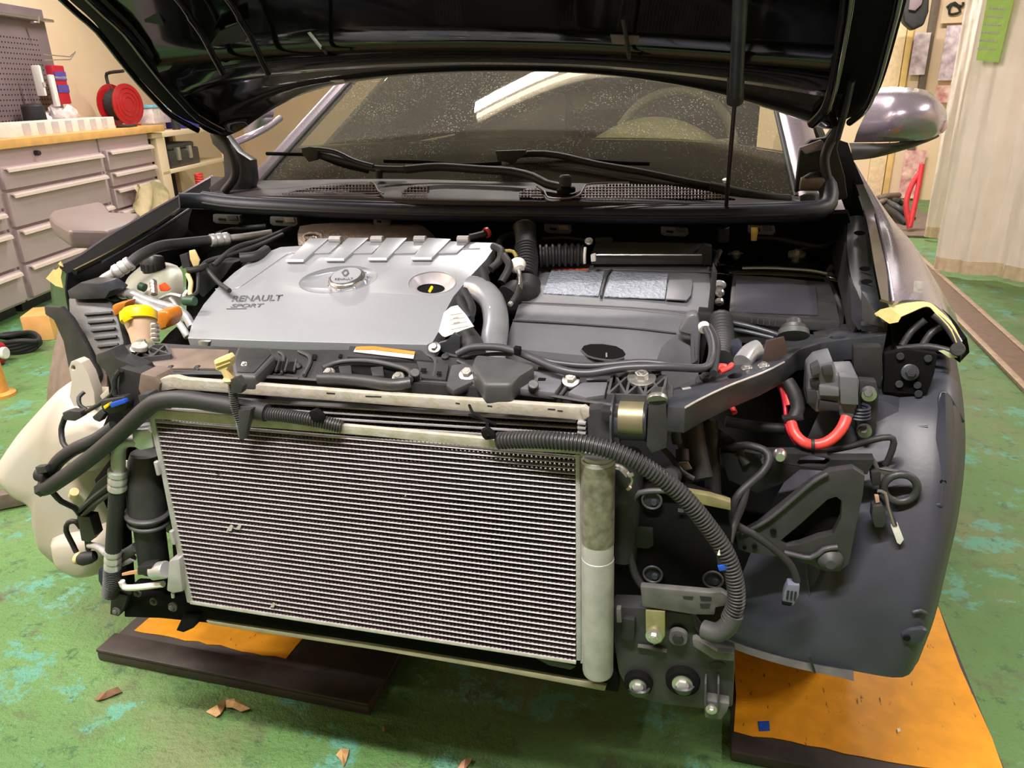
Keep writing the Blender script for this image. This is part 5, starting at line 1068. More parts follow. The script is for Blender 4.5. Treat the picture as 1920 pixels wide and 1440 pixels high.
# latch recess with curved bar
plate('latch_recess', [(604, 686), (640, 675), (700, 676), (764, 692), (758, 712), (700, 712), (606, 706)], off(SPF, 0.002), 0.006, PITCH, SP, bev=0.001)
LB = tube('latch_bar', [off(SPF, 0.012)(u, v) for u, v in ((598, 710), (640, 711), (690, 716), (736, 722), (770, 718))], 0.009, BLACK, SP, 10); tube('latch_bar', [off(SPF, 0.012)(u, v) for u, v in ((605, 690), (640, 678), (700, 678), (765, 694), (770, 712))], 0.004, GRAYPL, SP, 8)
for u, v in ((640, 690), (700, 692)): plate('latch_block', [(u-6, v-4), (u+18, v-6), (u+20, v+12), (u-2, v+12)], off(SPF, 0.012), 0.012, BLACK, SP, bev=0.002)
for u, v, r in ((617, 699, .0055), (747, 707, .0055), (877, 702, .0075), (1071, 713, .0075)): bolt(off(SPF, 0.012)(u, v), (0, -.55, .83), r, SP, washer=1.6)
plate('raised_block', [(780, 676), (842, 682), (836, 712), (790, 708)], off(SPF, 0.006), 0.01, BLACK, SP, bev=0.002)
plate('raised_block', [(846, 684), (872, 680), (900, 690), (892, 712), (850, 732), (836, 722)], off(SPF, 0.01), 0.012, GRAYPL, SP, bev=0.003)
SC2 = plate('air_scoop', [(892, 664), (944, 668), (1004, 684), (974, 702), (958, 720), (908, 720), (896, 700), (884, 684)], off(SPF, 0.03), 0.03, GRAYPL, SP, bev=0.006, seg=3, vec=(0, 0.0, -0.03))
plate('scoop_lip', [(914, 715), (946, 716), (945, 720), (915, 720)], off(SPF, 0.012), 0.01, STEEL, SC2, bev=0.001)
plate('panel_block', [(880, 712), (900, 720), (1040, 736), (1052, 720), (1056, 700), (1000, 694), (985, 715), (880, 705)], off(SPF, 0.010), 0.012, AIRM, SP, bev=0.003)
plate('panel_block', [(1064, 735), (1090, 716), (1140, 715), (1134, 740), (1098, 745)], off(SPF, 0.010), 0.012, AIRM, SP, bev=0.003)
for u, v in ((1000, 728), (778, 706), (1230, 702)): cyl('post_sleeve', off(SPF, 0.0)(u, v+8), off(SPF, 0.02)(u, v-8), 0.007, BLACK, SP)
def ribbed(q, nu, nv, bu, bv, par):
    fr = off(SPF, 0.014); fl = off(SPF, 0.004); plate('rib_floor', q, fl, 0.004, PITCH, par, bev=0)
    c = [Vector(p) for p in q]
    def P(s, t): p = c[0].lerp(c[1], s).lerp(c[3].lerp(c[2], s), t); return fr(p.x, p.y)
    bm = bmesh.new()
    def bar(a, b):
        d = (b-a).normalized(); nn = Vector((-d.y, d.x, 0)).normalized()*0.0016; add_plate(bm, [a+nn, b+nn, b-nn, a-nn], Vector((0, 0, -0.012)))
    for i in range(nu+1): bar(P(i/nu, 0), P(i/nu, 1))
    for j in range(nv+1): bar(P(0, j/nv), P(1, j/nv))
    for i in range(nu):
        bar(P(i/nu, 0), P((i+1)/nu, 1)); bar(P((i+1)/nu, 0), P(i/nu, 1))
    obj('rib_lattice', bm, GRAYPL, par, 0)['kind'] = 'stuff'
    bolt(fr(bu, bv), (0, -.25, .97), 0.009, par, washer=2.1)
ribbed([(1150, 695), (1250, 704), (1242, 742), (1140, 738)], 3, 1, 1203, 710, SP)
ribbed([(205, 654), (310, 645), (320, 664), (212, 676)], 3, 1, 267, 650, SP)
plate('panel_front_lip', [(300, 700), (440, 702), (600, 714), (780, 718), (900, 726), (1000, 740), (1100, 756), (1180, 764), (1262, 764), (1262, 800), (1160, 790), (1000, 770), (700, 745), (300, 730)], FY(.07), 0.015, DARK, SP, bev=0.002)
plate('panel_end_bracket', [(178, 665), (205, 655), (218, 672), (262, 690), (270, 720), (240, 745), (212, 738), (200, 700), (180, 680)], FY(.05), 0.03, BLACK, SP, bev=0.003)
plate('end_bracket_foot', [(225, 690), (262, 700), (300, 712), (296, 735), (262, 770), (240, 800), (226, 770), (222, 730)], FY(.035), 0.03, DARK, SP, bev=0.003)
cyl('grey_button', (262, 656, .10), (262, 646, .10), 0.012, LUMP, SP)
# cable over the panel
LC = tube('wiring_loom', [(858, 664, .15), (885, 652, .15), (930, 651, .14), (965, 658, .13), (1000, 672, .11), (1050, 693, .09), (1100, 700, .09), (1170, 690, .10), (1250, 688, .11), (1318, 690, .13), (1334, 672, .16), (1334, 640, .22), (1322, 612, .28)], 0.0056, LOOM, CAR, 12, label='smooth grey black loom across the support panel')
tube('loom_branch', [(1002, 670, .12), (1040, 680, .12), (1110, 686, .12), (1200, 679, .13), (1260, 684, .13)], 0.0045, LOOM, LC, 10); tube('loom_branch', [(1338, 700, .13), (1342, 672, .17), (1344, 640, .22), (1330, 612, .28)], 0.005, RUBBER, LC, 10)
tube('loom_branch', [(836, 664, .17), (870, 670, .16), (920, 664, .15), (960, 664, .14)], 0.003, RUBBER, LC, 8); plate('loom_clip', [(962, 652), (974, 654), (974, 668), (964, 666)], FY(.11), 0.012, PITCH, LC)
cyl('hose_collar', (1321, 618, .27), (1319, 610, .28), 0.0085, WHITE, LC)
# ---- right black metal arm
RA = FP((1255, 745, .08), (1420, 690, .20), (1655, 625, .34))
ARM = plate('headlamp_mount_arm', [(1250, 742), (1262, 728), (1300, 712), (1340, 702), (1385, 680), (1420, 655), (1436, 640), (1440, 622), (1470, 604), (1502, 622), (1530, 628), (1560, 612), (1600, 604), (1640, 604), (1664, 616), (1662, 628), (1600, 634), (1540, 642), (1500, 655), (1470, 678), (1430, 698), (1370, 722), (1320, 745), (1285, 764), (1252, 762)], RA, 0.035, BMETAL, CAR, holes=[ell(1378, 704, 14, 5, 14, -0.15), ell(1570, 632, 14, 3.5, 12), ell(1572, 640, 12, 3, 12)][:2], bev=0.0025, vec=(0, 0.004, -0.036), label='black steel arm carrying the headlamp')
r1 = off(RA, 0.001)
bolt(r1(1324, 714), (-.1, -.3, .95), 0.0085, ARM, DARK); bolt(r1(1400, 690), (-.1, -.3, .95), 0.0045, ARM, STEEL); bolt(r1(1432, 686), (-.1, -.3, .95), 0.0045, ARM, STEEL); bolt(r1(1610, 617), (-.1, -.3, .95), 0.008, ARM, DARK)
PEG = turned('rubber_buffer', (1488, 622, .27), (1488, 600, .285), [(0, 0.018), (0.25, 0.019), (0.35, 0.0125), (0.9, 0.0115), (1, 0.009)], BLACK, ARM, 24); turned('buffer_seat', (1488, 630, .265), (1488, 620, .27), [(0, 0.022), (1, 0.021)], GRAYPL, ARM)
plate('arm_weld_tab', [(1436, 640), (1470, 632), (1478, 660), (1448, 690), (1430, 676)], FY(.235), 0.006, mat('dark_brown_metal', (72, 58, 52), 0.5, metal=0.3), ARM, bev=0.001)
tube('arm_edge', [r1(u, v) for u, v in ((1285, 764), (1320, 745), (1370, 722), (1430, 699), (1470, 679))], 0.0014, ALU, ARM, 6)
plate('arm_slot', [(1275, 725), (1292, 723), (1296, 727), (1280, 730)], r1, 0.001, ALUD, ARM, bev=0.0004); plate('arm_tab', [(1524, 622), (1548, 618), (1552, 632), (1528, 634)], r1, 0.006, BLACK, ARM)
plate('arm_upright', [(1594, 520), (1612, 560), (1645, 600), (1640, 610), (1610, 620), (1596, 600)], FY(.37), 0.02, BMETAL, ARM, bev=0.002)
plate('arm_upright', [(1615, 545), (1652, 600), (1660, 614), (1630, 608), (1616, 600)], FY(.34), 0.003, GRAYPL, ARM, bev=0.001)
# ---- radiator
rt = [(290, 722), (296, 712), (310, 707), (326, 706), (345, 711), (700, 738), (1094, 764), (1102, 772), (1102, 786), (1094, 790), (1070, 787), (700, 758), (380, 734), (330, 730), (300, 734)]
RD = plate('radiator', [(302, 740), (1092, 786), (1088, 1235), (330, 1110)], FY(.055), 0.03, PITCH, CAR, bev=0, label='engine radiator behind the condenser')
plate('radiator_top_bar', rt, FY(.035), 0.012, WORN, RD, bev=0.004, label='pale scuffed radiator top bar')
for k in range(9):
    v0, v1 = 744+k*11.0, 790+k*11.6
    a, b = PY(320, v0, .045), PY(1080, v1, .045); bm = bmesh.new(); add_plate(bm, [a, b, b+Vector((0, 0, -0.0022)), a+Vector((0, 0, -0.0022))], Vector((0, 0.012, 0))); obj('radiator_tube', bm, ALUD, RD, 0)
def fins(name, Tl, Tr, n, par, Y, m, pitch=0.0032):
    """zig-zag fin strips between neighbouring tubes"""
    bm = bmesh.new()
    for k in range(n):
        a0, a1, b0, b1 = Tl[k], Tl[k+1], Tr[k], Tr[k+1]; L = (b0-a0).length; N = int(L/pitch); prev = None
        for i in range(N+1):
            t = i/N; top = a0.lerp(b0, t)+Vector((0, 0.003, -0.001)); bot = a1.lerp(b1, t)+Vector((0, 0.003, 0.001))
            p = (top if i % 2 == 0 else bot)-Vector((0, 0.0022, 0)); q = p+Vector((0, 0.012, 0)); cur = (bm.verts.new(p), bm.verts.new(q))
            if prev: bm.faces.new([prev[0], cur[0], cur[1], prev[1]])
            prev = cur
    o = obj(name, bm, m, par, 0); o['kind'] = 'stuff'; return o
Tl = [PY(320, 744+k*11.0, .048) for k in range(9)]; Tr = [PY(1080, 790+k*11.6, .048) for k in range(9)]
fins('radiator_fins', Tl, Tr, 8, RD, .045, FIN, 0.003)
plate('end_tank', [(1100, 768), (1124, 766), (1162, 775), (1162, 840), (1102, 832)], FY(.03), 0.05, BLACK, RD, bev=0.004)
for k in range(5): plate('tank_tooth', [(1082, 792+k*9), (1098, 793+k*9), (1098, 797+k*9), (1082, 796+k*9)], FY(.028), 0.008, ALU, RD, bev=0.0006)
plate('tank_corner', [(1086, 764), (1096, 762), (1106, 770), (1108, 782), (1094, 786)], FY(.03), 0.01, WORN, RD, bev=0.002)
plate('tank_block', [(1126, 770), (1146, 772), (1148, 792), (1130, 790)], FY(.02), 0.02, DARK, RD, bev=0.002)
# marks on the radiator bar
for u, v, w_ in ((620, 738, 16), (700, 744, 30), (858, 757, 8), (918, 762, 9), (1034, 768, 14), (1050, 771, 10)): plate('bar_print', [(u-w_/2, v-2), (u+w_/2, v-1), (u+w_/2, v+1), (u-w_/2, v)], FY(.0345), 0.0006, DARK, RD, bev=0)
# ---- condenser
CA, CB, CC, CE = (282, 776), (1088, 848), (1082, 1246), (355, 1130)
CO = plate('condenser', [(276, 776), (290, 774), (290, 790), (362, 1128), (357, 1132), (350, 1130), (300, 880)], FY(.0), 0.02, ALUD, CAR, bev=0.002, label='aluminium air conditioning condenser')
plate('condenser_top_bar', [(284, 772), (300, 769), (420, 778), (700, 803), (900, 822), (1092, 840), (1090, 852), (900, 838), (700, 818), (420, 796), (288, 785)], FY(-.003), 0.008, WORN, CO, bev=0.002, label='pale worn top rail')
plate('condenser_bottom_bar', [(356, 1127), (1080, 1240), (1080, 1246), (356, 1133)], FY(-.001), 0.02, ALUT, CO, bev=0.001)
plate('header_pipe', [(1078, 852), (1088, 853), (1090, 1240), (1080, 1240)], FY(-.003), 0.022, ALUD, CO, bev=0.003)
NT = 38
Tl = []; Tr = []
for k in range(NT+1):
    t = (k+0.6)/(NT+0.6); ul = 290+(360-290)*t; vl = 786+(1128-786)*t; ur = 1079; vr = 853+(1240-853)*t
    a, b = PY(ul, vl, -.001), PY(ur, vr, -.001); Tl.append(a); Tr.append(b)
    if k < NT:
        bm = bmesh.new(); h = Vector((0, 0, -0.0011)); add_plate(bm, [a, b, b+h, a+h], Vector((0, 0.008, 0)), bev=0.0003, seg=1); obj('condenser_tube', bm, ALUT, CO, 0)
fins('condenser_fins', Tl, Tr, NT, CO, 0, FIN, 0.0030)
RDY = turned('receiver_drier', (1121, 1262, .0), (1121, 852, .0), [(0, 0.016), (0.008, 0.0205), (0.02, 0.0215), (0.56, 0.0215), (0.562, 0.0208), (0.985, 0.0208), (0.988, 0.019), (1, 0.0185)], ALUD, CO, 36, label='tall aluminium drier tube')
turned('drier_top', (1121, 864, .0), (1121, 857, .0), [(0, 0.0165), (1, 0.016)], ALU, RDY); turned('drier_sleeve', (1121, 1014, .0), (1121, 866, .0), [(0, 0.0214), (1, 0.0214)], mat('brushed_stain', (140, 136, 124), 0.45, metal=0.6, var=0.35, scale=90), RDY, 36)
for k in range(14): plate('bracket_tooth', [(1091, 1134+k*8), (1097, 1134+k*8), (1097, 1138+k*8), (1091, 1138+k*8)], FY(-.004), 0.006, ALU, RDY, bev=0)
plate('header_rail', [(1087, 852), (1096, 850), (1098, 1246), (1088, 1244)], FY(-.001), 0.012, ALUD, CO, bev=0.001)
for u, v, s in ((408, 887, 4), (432, 992, 8), (448, 990, 7), (512, 1136, 6), (905, 1150, 3), (828, 966, 3), (760, 930, 2)): plate('bent_fin_mark', [(u-s, v+s*0.4), (u, v-s), (u+s*0.6, v-s*0.6), (u+s*0.2, v+s*0.5)], FY(-.0025), 0.001, PITCH if s in (4, 3) else ALUT, CO, bev=0)
for u, v in ((287, 880), (316, 1010)): plate('side_clip', [(u, v-14), (u+6, v-12), (u+12, v+12), (u+6, v+12)], FY(-.006), 0.008, ALUD, CO)
# manifold block and pipes, left of condenser
MB = plate('manifold_block', [(246, 806), (276, 804), (284, 812), (288, 840), (262, 846), (248, 836)], FY(.0), 0.03, ALU, CO, bev=0.004)
AP = tube('discharge_tube', [(262, 826, .01), (238, 826, .01), (225, 836, .01), (222, 856, .01), (222, 886, .01)], 0.0105, ALUD, CAR, 16, label='aluminium refrigerant tube with black hose'); ferrule('crimp_ferrule', (221, 880, .01), (220, 920, .01), 0.0145, AP)
tube('rubber_hose', [(220, 918, .01), (216, 975, .01), (212, 1036, .01)], 0.0125, RUBBER, AP, 16); ferrule('crimp_ferrule', (212, 1030, .01), (211, 1068, .01), 0.0135, AP)
tube('spring_sleeve', [(211, 1064, .01), (210, 1090, .01), (207, 1112, .015)], 0.0145, GRAYPL, AP, 16, corr=0.0035)
DU = turned('intercooler_pipe', (272, 850, .05), (278, 975, .04), [(0, 0.022), (0.1, 0.026), (0.5, 0.0305), (1, 0.0305)], BLACK, CAR, 28, label='fat black intercooler pipe'); turned('pipe_lower', (278, 975, .04), (290, 1066, .04), [(0, 0.0245), (0.9, 0.0245), (1, 0.022)], RUBBER, DU, 28)
for u, v, r in ((277, 960, .036), (280, 975, .034)): turned('clamp_ring', (u, v-3, .04), (u+0.6, v+4, .04), [(0, r*0.93), (0.3, r), (0.7, r), (1, r*0.93)], GRAYPL, DU, 32)
plate('pressure_valve', [(316, 1052), (336, 1048), (342, 1110), (324, 1113), (312, 1108)], FY(-.01), 0.03, ALUD, CO, bev=0.003); cyl('valve_stub', (312, 1068, .0), (288, 1071, .0), 0.0145, ALU, CO); plate('sensor_plug', [(257, 1064), (284, 1061), (286, 1077), (258, 1079)], FY(-.01), 0.02, DARK, CO, bev=0.002)
for k in range(3): tube('orange_wire', [(258, 1070+k*2, .0), (244, 1072+k*2, .0), (230, 1076+k, .0)], 0.0015, mat('wire_peach', (220, 160, 120), 0.4) if k == 0 else MATS['wire_peach'], CO, 6)
tube('drain_tube', [(228, 1090, .01), (234, 1101, .01), (260, 1101, .0), (306, 1095, .0)], 0.0055, WHITE, CO, 10); cyl('valve_pin', (324, 1112, .0), (325, 1120, .0), 0.003, ALU, CO)
# thick hoses crossing the top left
H1 = tube('oil_cooler_hose', [(82, 916, .0), (100, 908, -.005), (160, 866, -.01), (225, 812, -.01), (275, 766, -.01), (300, 752, -.01), (345, 748, -.01), (400, 756, -.01), (450, 764, -.01), (500, 774, -.01)], 0.0125, RUBBER, CAR, 16, label='thick black hose sweeping from the left to the radiator top')
tube('return_hose', [(84, 905, .01), (95, 885, .01), (112, 862, .01), (140, 842, .01), (180, 824, .01), (215, 800, .02)], 0.0105, RUBBER, H1, 14); turned('hose_elbow', (76, 905, .0), (90, 924, .0), [(0, 0.011), (0.5, 0.016), (1, 0.012)], RUBBER, H1)
cyl('hose_clip', (72, 888, .0), (90, 892, .0), 0.012, DARK, H1); plate('clip_tab', [(65, 876), (84, 874), (88, 886), (70, 890)], FY(-.01), 0.01, BLACK, H1)
HN = tube('corrugated_loom', [(500, 776, -.01), (540, 780, -.01), (590, 788, -.01), (640, 800, -.004)], 0.0095, BLACK, CAR, 14, corr=0.0036, label='corrugated black loom behind the condenser rail')
tube('bonnet_catch_cable', [(436, 716, -.02), (440, 760, -.024), (450, 790, -.024), (455, 815, -.018)], 0.0065, BLACK, CAR, 10, corr=0.003); plate('cable_grip', [(430, 712), (444, 708), (456, 724), (452, 738), (434, 738)], FY(-.03), 0.012, BLACK, CAR); plate('cable_grip', [(446, 770), (470, 768), (466, 790), (456, 826), (448, 824)], FY(-.03), 0.012, BLACK, CAR)
f = FY(-.03); BH = plate('release_handle', [(400, 676), (426, 665), (432, 672), (432, 684), (424, 694), (434, 716), (430, 722), (424, 720), (414, 698), (404, 694)], f, 0.012, TANP, CAR, bev=0.002, label='cream plastic bonnet release handle')
for k in range(2): plate('handle_rib', [(402+k*2, 682+k*7), (430, 672+k*7), (431, 674+k*7), (403+k*2, 684+k*7)], off(f, 0.002), 0.002, TANP, BH, bev=0.0005)
turned('handle_neck', (428, 708, -.026), (429, 716, -.026), [(0, 0.006), (0.5, 0.008), (1, 0.006)], TANP, BH)
for u, v in ((592, 783), (914, 818)): plate('loom_tie', [(u-14, v-10), (u-2, v-14), (u+10, v-4), (u+14, v+6), (u-4, v+8), (u-10, v+2)], FY(-.02), 0.01, PITCH, CAR, bev=0.002)
tube('loom_tie_tail', [(880, 760, .03), (888, 775, .0), (912, 790, -.01), (916, 818, -.02)], 0.002, PITCH, CAR, 6); tube('loom_tie_tail', [(880, 778, .01), (905, 786, -.005), (930, 796, -.006)], 0.0022, PITCH, CAR, 6)
tube('main_loom', [(935, 826, -.006), (990, 824, -.012), (1040, 826, -.018), (1100, 833, -.02), (1160, 850, -.02), (1220, 882, -.02), (1280, 930, -.015), (1330, 990, -.01), (1362, 1040, -.01), (1378, 1090, -.01), (1380, 1130, -.01), (1368, 1160, -.01)], 0.0115, BLACK, CAR, 18, corr=0.0048, label='big corrugated loom curving down the right side')
tube('loom_end', [(1376, 1150, -.01), (1366, 1172, -.01), (1346, 1186, -.008), (1320, 1180, .0)], 0.0125, GRAYPL, CAR, 14)
plate('blue_marker', [(1345, 1062), (1364, 1058), (1367, 1068), (1349, 1072)], FY(-.02), 0.01, BLUE, CAR, bev=0.001); plate('blue_marker_clip', [(1342, 1034), (1358, 1040), (1362, 1058), (1346, 1062)], FY(-.018), 0.014, DARK, CAR); turned('tie_tip', (1348, 1040, -.02), (1349, 1030, -.02), [(0, 0.002), (1, 0.0004)], WHITE, CAR, 8)
# ---- washer tank at the left
def blob(name, out, yc, half, m, par, label=None, r=0.9):
    """rounded solid from an outline: cross-sections shrink towards front and back"""
    P = [PY(u, v, yc) for u, v in out]; P = resample(P+[P[0]], 3)[:-1]; c = sum(P, Vector())/len(P); bm = bmesh.new(); R = []
    for a in [-80, -62, -40, -18, 0, 18, 40, 62, 80]:
        k = 1-(1-cos(radians(a)))*r*0.55 if abs(a) < 75 else 0.55; R.append([bm.verts.new(c+(p-c)*k+Vector((0, half*sin(radians(a)), 0))) for p in P])
    for A, B in zip(R, R[1:]):
        for i in range(len(P)): j = (i+1) % len(P); bm.faces.new([A[i], A[j], B[j], B[i]])
    for A, f_ in ((R[0], 1), (R[-1], -1)):
        cv = bm.verts.new(sum((v.co for v in A), Vector())/len(A))
        for i in range(len(A)): bm.faces.new([A[i], A[(i+1) % len(A)], cv])
    return obj(name, bm, m, par, 1.2, label)
WT = blob('washer_tank', [(138, 712), (165, 728), (205, 735), (225, 800), (224, 1000), (212, 1062), (186, 1070), (156, 1060), (122, 1040), (108, 1000), (104, 950), (88, 925), (56, 908), (30, 884), (20, 864), (22, 846), (48, 806), (84, 765), (122, 724)], .20, .07, TANK, CAR, 'milky white washer fluid tank')
plate('tank_ear', [(130, 745), (134, 715), (129, 690), (133, 678), (142, 675), (152, 680), (164, 700), (176, 735), (178, 760), (140, 765)], FY(.16), 0.02, TANK, WT, holes=[ell(137, 690, 4, 5, 12)], bev=0.004, seg=3)
blob('lower_chamber', [(122, 985), (150, 975), (200, 980), (222, 1010), (214, 1056), (188, 1066), (160, 1056), (132, 1036)], .17, .06, TANK, WT)
blob('tank_shelf', [(120, 790), (180, 775), (230, 800), (220, 850), (180, 880), (130, 860)], .13, .03, TANK, WT); cyl('tank_port', (137, 930, .13), (140, 922, .12), 0.008, TANP, WT)
plate('tank_spout', [(186, 742), (208, 722), (216, 730), (196, 758)], FY(.12), 0.02, TANK, WT, bev=0.003)
# brackets and wires round the tank
BK = plate('side_carrier', [(200, 705), (230, 712), (262, 740), (258, 790), (246, 805), (236, 880), (232, 1000), (240, 1110), (222, 1110), (206, 1040), (202, 960), (176, 900), (206, 860), (192, 800), (206, 765)], FY(.07), 0.02, PITCH, CAR, bev=0.003)
plate('carrier_arm', [(145, 960), (180, 905), (212, 880), (214, 912), (170, 955), (150, 985), (142, 980)], FY(.05), 0.02, BLACK, BK, bev=0.003); tube('carrier_rib', [(150, 972, .045), (180, 945, .045), (212, 922, .045)], 0.004, GRAYPL, BK, 6); tube('carrier_rib', [(148, 958, .045), (178, 930, .045), (210, 906, .045)], 0.004, GRAYPL, BK, 6)
plate('carrier_box', [(262, 700), (290, 706), (300, 720), (296, 742), (268, 752), (258, 730)], FY(.03), 0.04, BROWN, BK, bev=0.004); plate('fixing_block', [(258, 742), (278, 738), (282, 752), (262, 758)], FY(.0), 0.02, BLACK, BK)
for q, r in (([(158, 735, .1), (148, 745, .09), (150, 760, .08), (162, 768, .08)], .0035), ([(216, 700, .03), (212, 735, .03), (190, 755, .04), (162, 772, .05)], .0035), ([(122, 782, .05), (115, 805, .05), (118, 830, .04), (128, 842, .03)], .0045), ([(98, 922, .02), (115, 940, .03), (140, 952, .04), (150, 965, .05)], .005), ([(143, 1035, .05), (136, 1020, .05), (124, 995, .05), (128, 980, .05), (142, 978, .05), (152, 990, .05)], .0045), ([(164, 1010, .05), (166, 1030, .05)], .005), ([(216, 740, .03), (214, 712, .03), (226, 694, .03)], .004)):
    tube('sensor_wire', q, r, RUBBER, CAR, 8)
WC = plate('wire_connector', [(116, 774), (130, 770), (150, 772), (153, 782), (140, 790), (120, 788)], FY(.04), 0.014, BLACK, CAR, bev=0.002); plate('wire_connector', [(144, 968), (168, 970), (178, 1005), (166, 1018), (152, 1014), (148, 990)], FY(.04), 0.02, BLACK, CAR, bev=0.002); turned('pump_plug', (178, 1042, .05), (148, 1050, .04), [(0, 0.009), (0.3, 0.012), (0.8, 0.012), (1, 0.009)], DARK, CAR); cyl('pump_washer', (150, 1048, .045), (143, 1045, .045), 0.011, TANP, CAR)
tube('pump_nozzle', [(168, 1022, .05), (185, 1026, .04), (200, 1038, .02)], 0.006, ALUD, CAR, 10); tube('pump_nozzle', [(222, 1046, .03), (240, 1036, .03), (256, 1026, .03)], 0.009, GRAYPL, CAR, 12); tube('pump_nozzle', [(222, 1058, .03), (238, 1052, .03), (250, 1046, .03)], 0.006, ALUD, CAR, 10)
CN_ = plate('wire_connector', [(188, 752), (232, 744), (238, 756), (236, 770), (206, 778), (190, 766)], FY(.02), 0.02, DARK, CAR, bev=0.002, label='black connector with blue and yellow clips'); plate('blue_clip', [(205, 757), (232, 749), (235, 756), (208, 765)], FY(.012), 0.008, BLUE, CN_, bev=0.001); plate('yellow_clip', [(193, 762), (203, 756), (204, 761), (196, 768)], FY(.012), 0.008, YEL, CN_, bev=0.001)
plate('wire_connector', [(172, 782), (188, 768), (196, 776), (186, 792), (176, 788)], FY(.02), 0.014, BLACK, CAR, bev=0.002)
plate('white_flag', [(230, 864), (254, 864), (248, 882), (232, 874)], FY(.06), 0.002, WHITE, CAR, bev=0)
plate('coolant_flap', [(184, 1068), (200, 1072), (206, 1112), (196, 1112), (184, 1088)], FY(.04), 0.02, SEAL, CAR, bev=0.002)
# ---- bottom carrier
BR = plate('lower_carrier', [(232, 1108), (300, 1112), (360, 1134), (600, 1168), (900, 1212), (1100, 1246), (1160, 1262), (1160, 1300), (1080, 1284), (900, 1250), (600, 1200), (420, 1172), (300, 1160), (232, 1158)], FY(.03), 0.04, PITCH, CAR, bev=0.004)
plate('white_lip', [(386, 1164), (480, 1178), (700, 1211), (900, 1244), (1137, 1286), (1134, 1296), (900, 1252), (700, 1218), (480, 1185), (392, 1170)], FY(.015), 0.006, LIPM, BR, bev=0.001, label='pale plastic lip under the carrier')
plate('carrier_foot', [(345, 1150), (374, 1154), (362, 1178), (344, 1186), (330, 1182)], FY(.02), 0.03, PITCH, BR); plate('torn_foam', [(1000, 1232), (1050, 1240), (1080, 1250), (1070, 1256), (1030, 1248)], FY(.012), 0.01, BLACK, BR, bev=0.001)
plate('carrier_foot', [(208, 1118), (220, 1112), (240, 1118), (232, 1140), (222, 1156), (206, 1152)], FY(.02), 0.02, DARK, BR)
for u, v, r in ((218, 1146, .0045), (258, 1112, .0042), (288, 1128, .0042), (324, 1138, .005)): bolt((u, v, .018), (0, -1, .1), r, BR, GMETAL)
# ---- right frame end
FEP = plate('crash_box_plate', [(1180, 960), (1190, 928), (1215, 918), (1290, 924), (1366, 950), (1372, 1000), (1366, 1120), (1330, 1110), (1200, 1100), (1182, 1050)], FY(.05), 0.03, PITCH, CAR, bev=0.004)
tube('plate_edge', [(1180, 975, .045), (1190, 932, .045), (1215, 921, .045), (1270, 922, .045), (1300, 930, .045)], 0.004, GRAYPL, FEP, 8); tube('plate_edge', [(1182, 975, .046), (1180, 1030, .046), (1192, 1080, .046), (1206, 1100, .046)], 0.006, BLACK, FEP, 8)
for u, v in ((1222, 938), (1224, 1077), (1337, 1087)):
    c = PY(u, v, .044); rg = tube('hole_ring', [c+Vector((0.0125*cos(a), 0, 0.0125*sin(a))) for a in [2*pi*i/20 for i in range(21)]], 0.0016, GRAYPL, FEP, 6); turned('hole_pit', c+Vector((0, 0.002, 0)), c+Vector((0, 0.004, 0)), [(0, 0.012), (1, 0.012)], DARK, FEP); turned('hole_nut', c+Vector((0.003, -0.002, -0.003)), c+Vector((0.003, 0.003, -0.003)), [(0, 0.004), (1, 0.005)], BMETAL, FEP, 8)
plate('inner_box_step', [(1190, 990), (1224, 992), (1226, 1024), (1216, 1030), (1192, 1028)], FY(.045), 0.01, DARK, FEP, bev=0.003)
plate('tan_bar', [(1285, 922), (1330, 930), (1370, 942), (1370, 957), (1325, 948), (1290, 940)], FY(.035), 0.012, GOLD, CAR, bev=0.001, label='olive tinted flat bar'); plate('white_print', [(1271, 954), (1282, 955), (1282, 961), (1271, 960)], FY(.044), 0.001, GRAYPL, FEP, bev=0)
LX = plate('lower_beam', [(1200, 1100), (1330, 1112), (1352, 1110), (1368, 1120), (1366, 1136), (1342, 1140), (1340, 1154), (1300, 1153), (1204, 1138)], FY(.0), 0.012, GMETAL, CAR, bev=0.003, label='scuffed grey cross beam end')
for q in ([(1312, 1118), (1334, 1120), (1334, 1126), (1314, 1126)], [(1312, 1132), (1332, 1132), (1330, 1140), (1314, 1140)], [(1280, 1118), (1300, 1119), (1298, 1124), (1282, 1122)]): plate('beam_pocket', q, FY(-.001), 0.002, DARK, LX, bev=0)
LPL = plate('lower_bracket_plate', [(1148, 1138), (1200, 1140), (1300, 1154), (1305, 1180), (1332, 1216), (1378, 1232), (1374, 1325), (1345, 1332), (1250, 1322), (1184, 1306), (1160, 1262), (1150, 1200)], FY(.02), 0.03, BLACK, CAR, bev=0.004)
GB = plate('zinc_bracket', [(1210, 1145), (1247, 1147), (1247, 1192), (1240, 1205), (1226, 1210), (1211, 1192)], FY(.0), 0.006, GOLD, LPL, bev=0.0015, label='yellow zinc bracket'); bolt((1226, 1192, -.002), (0, -1, .1), 0.0065, GB)
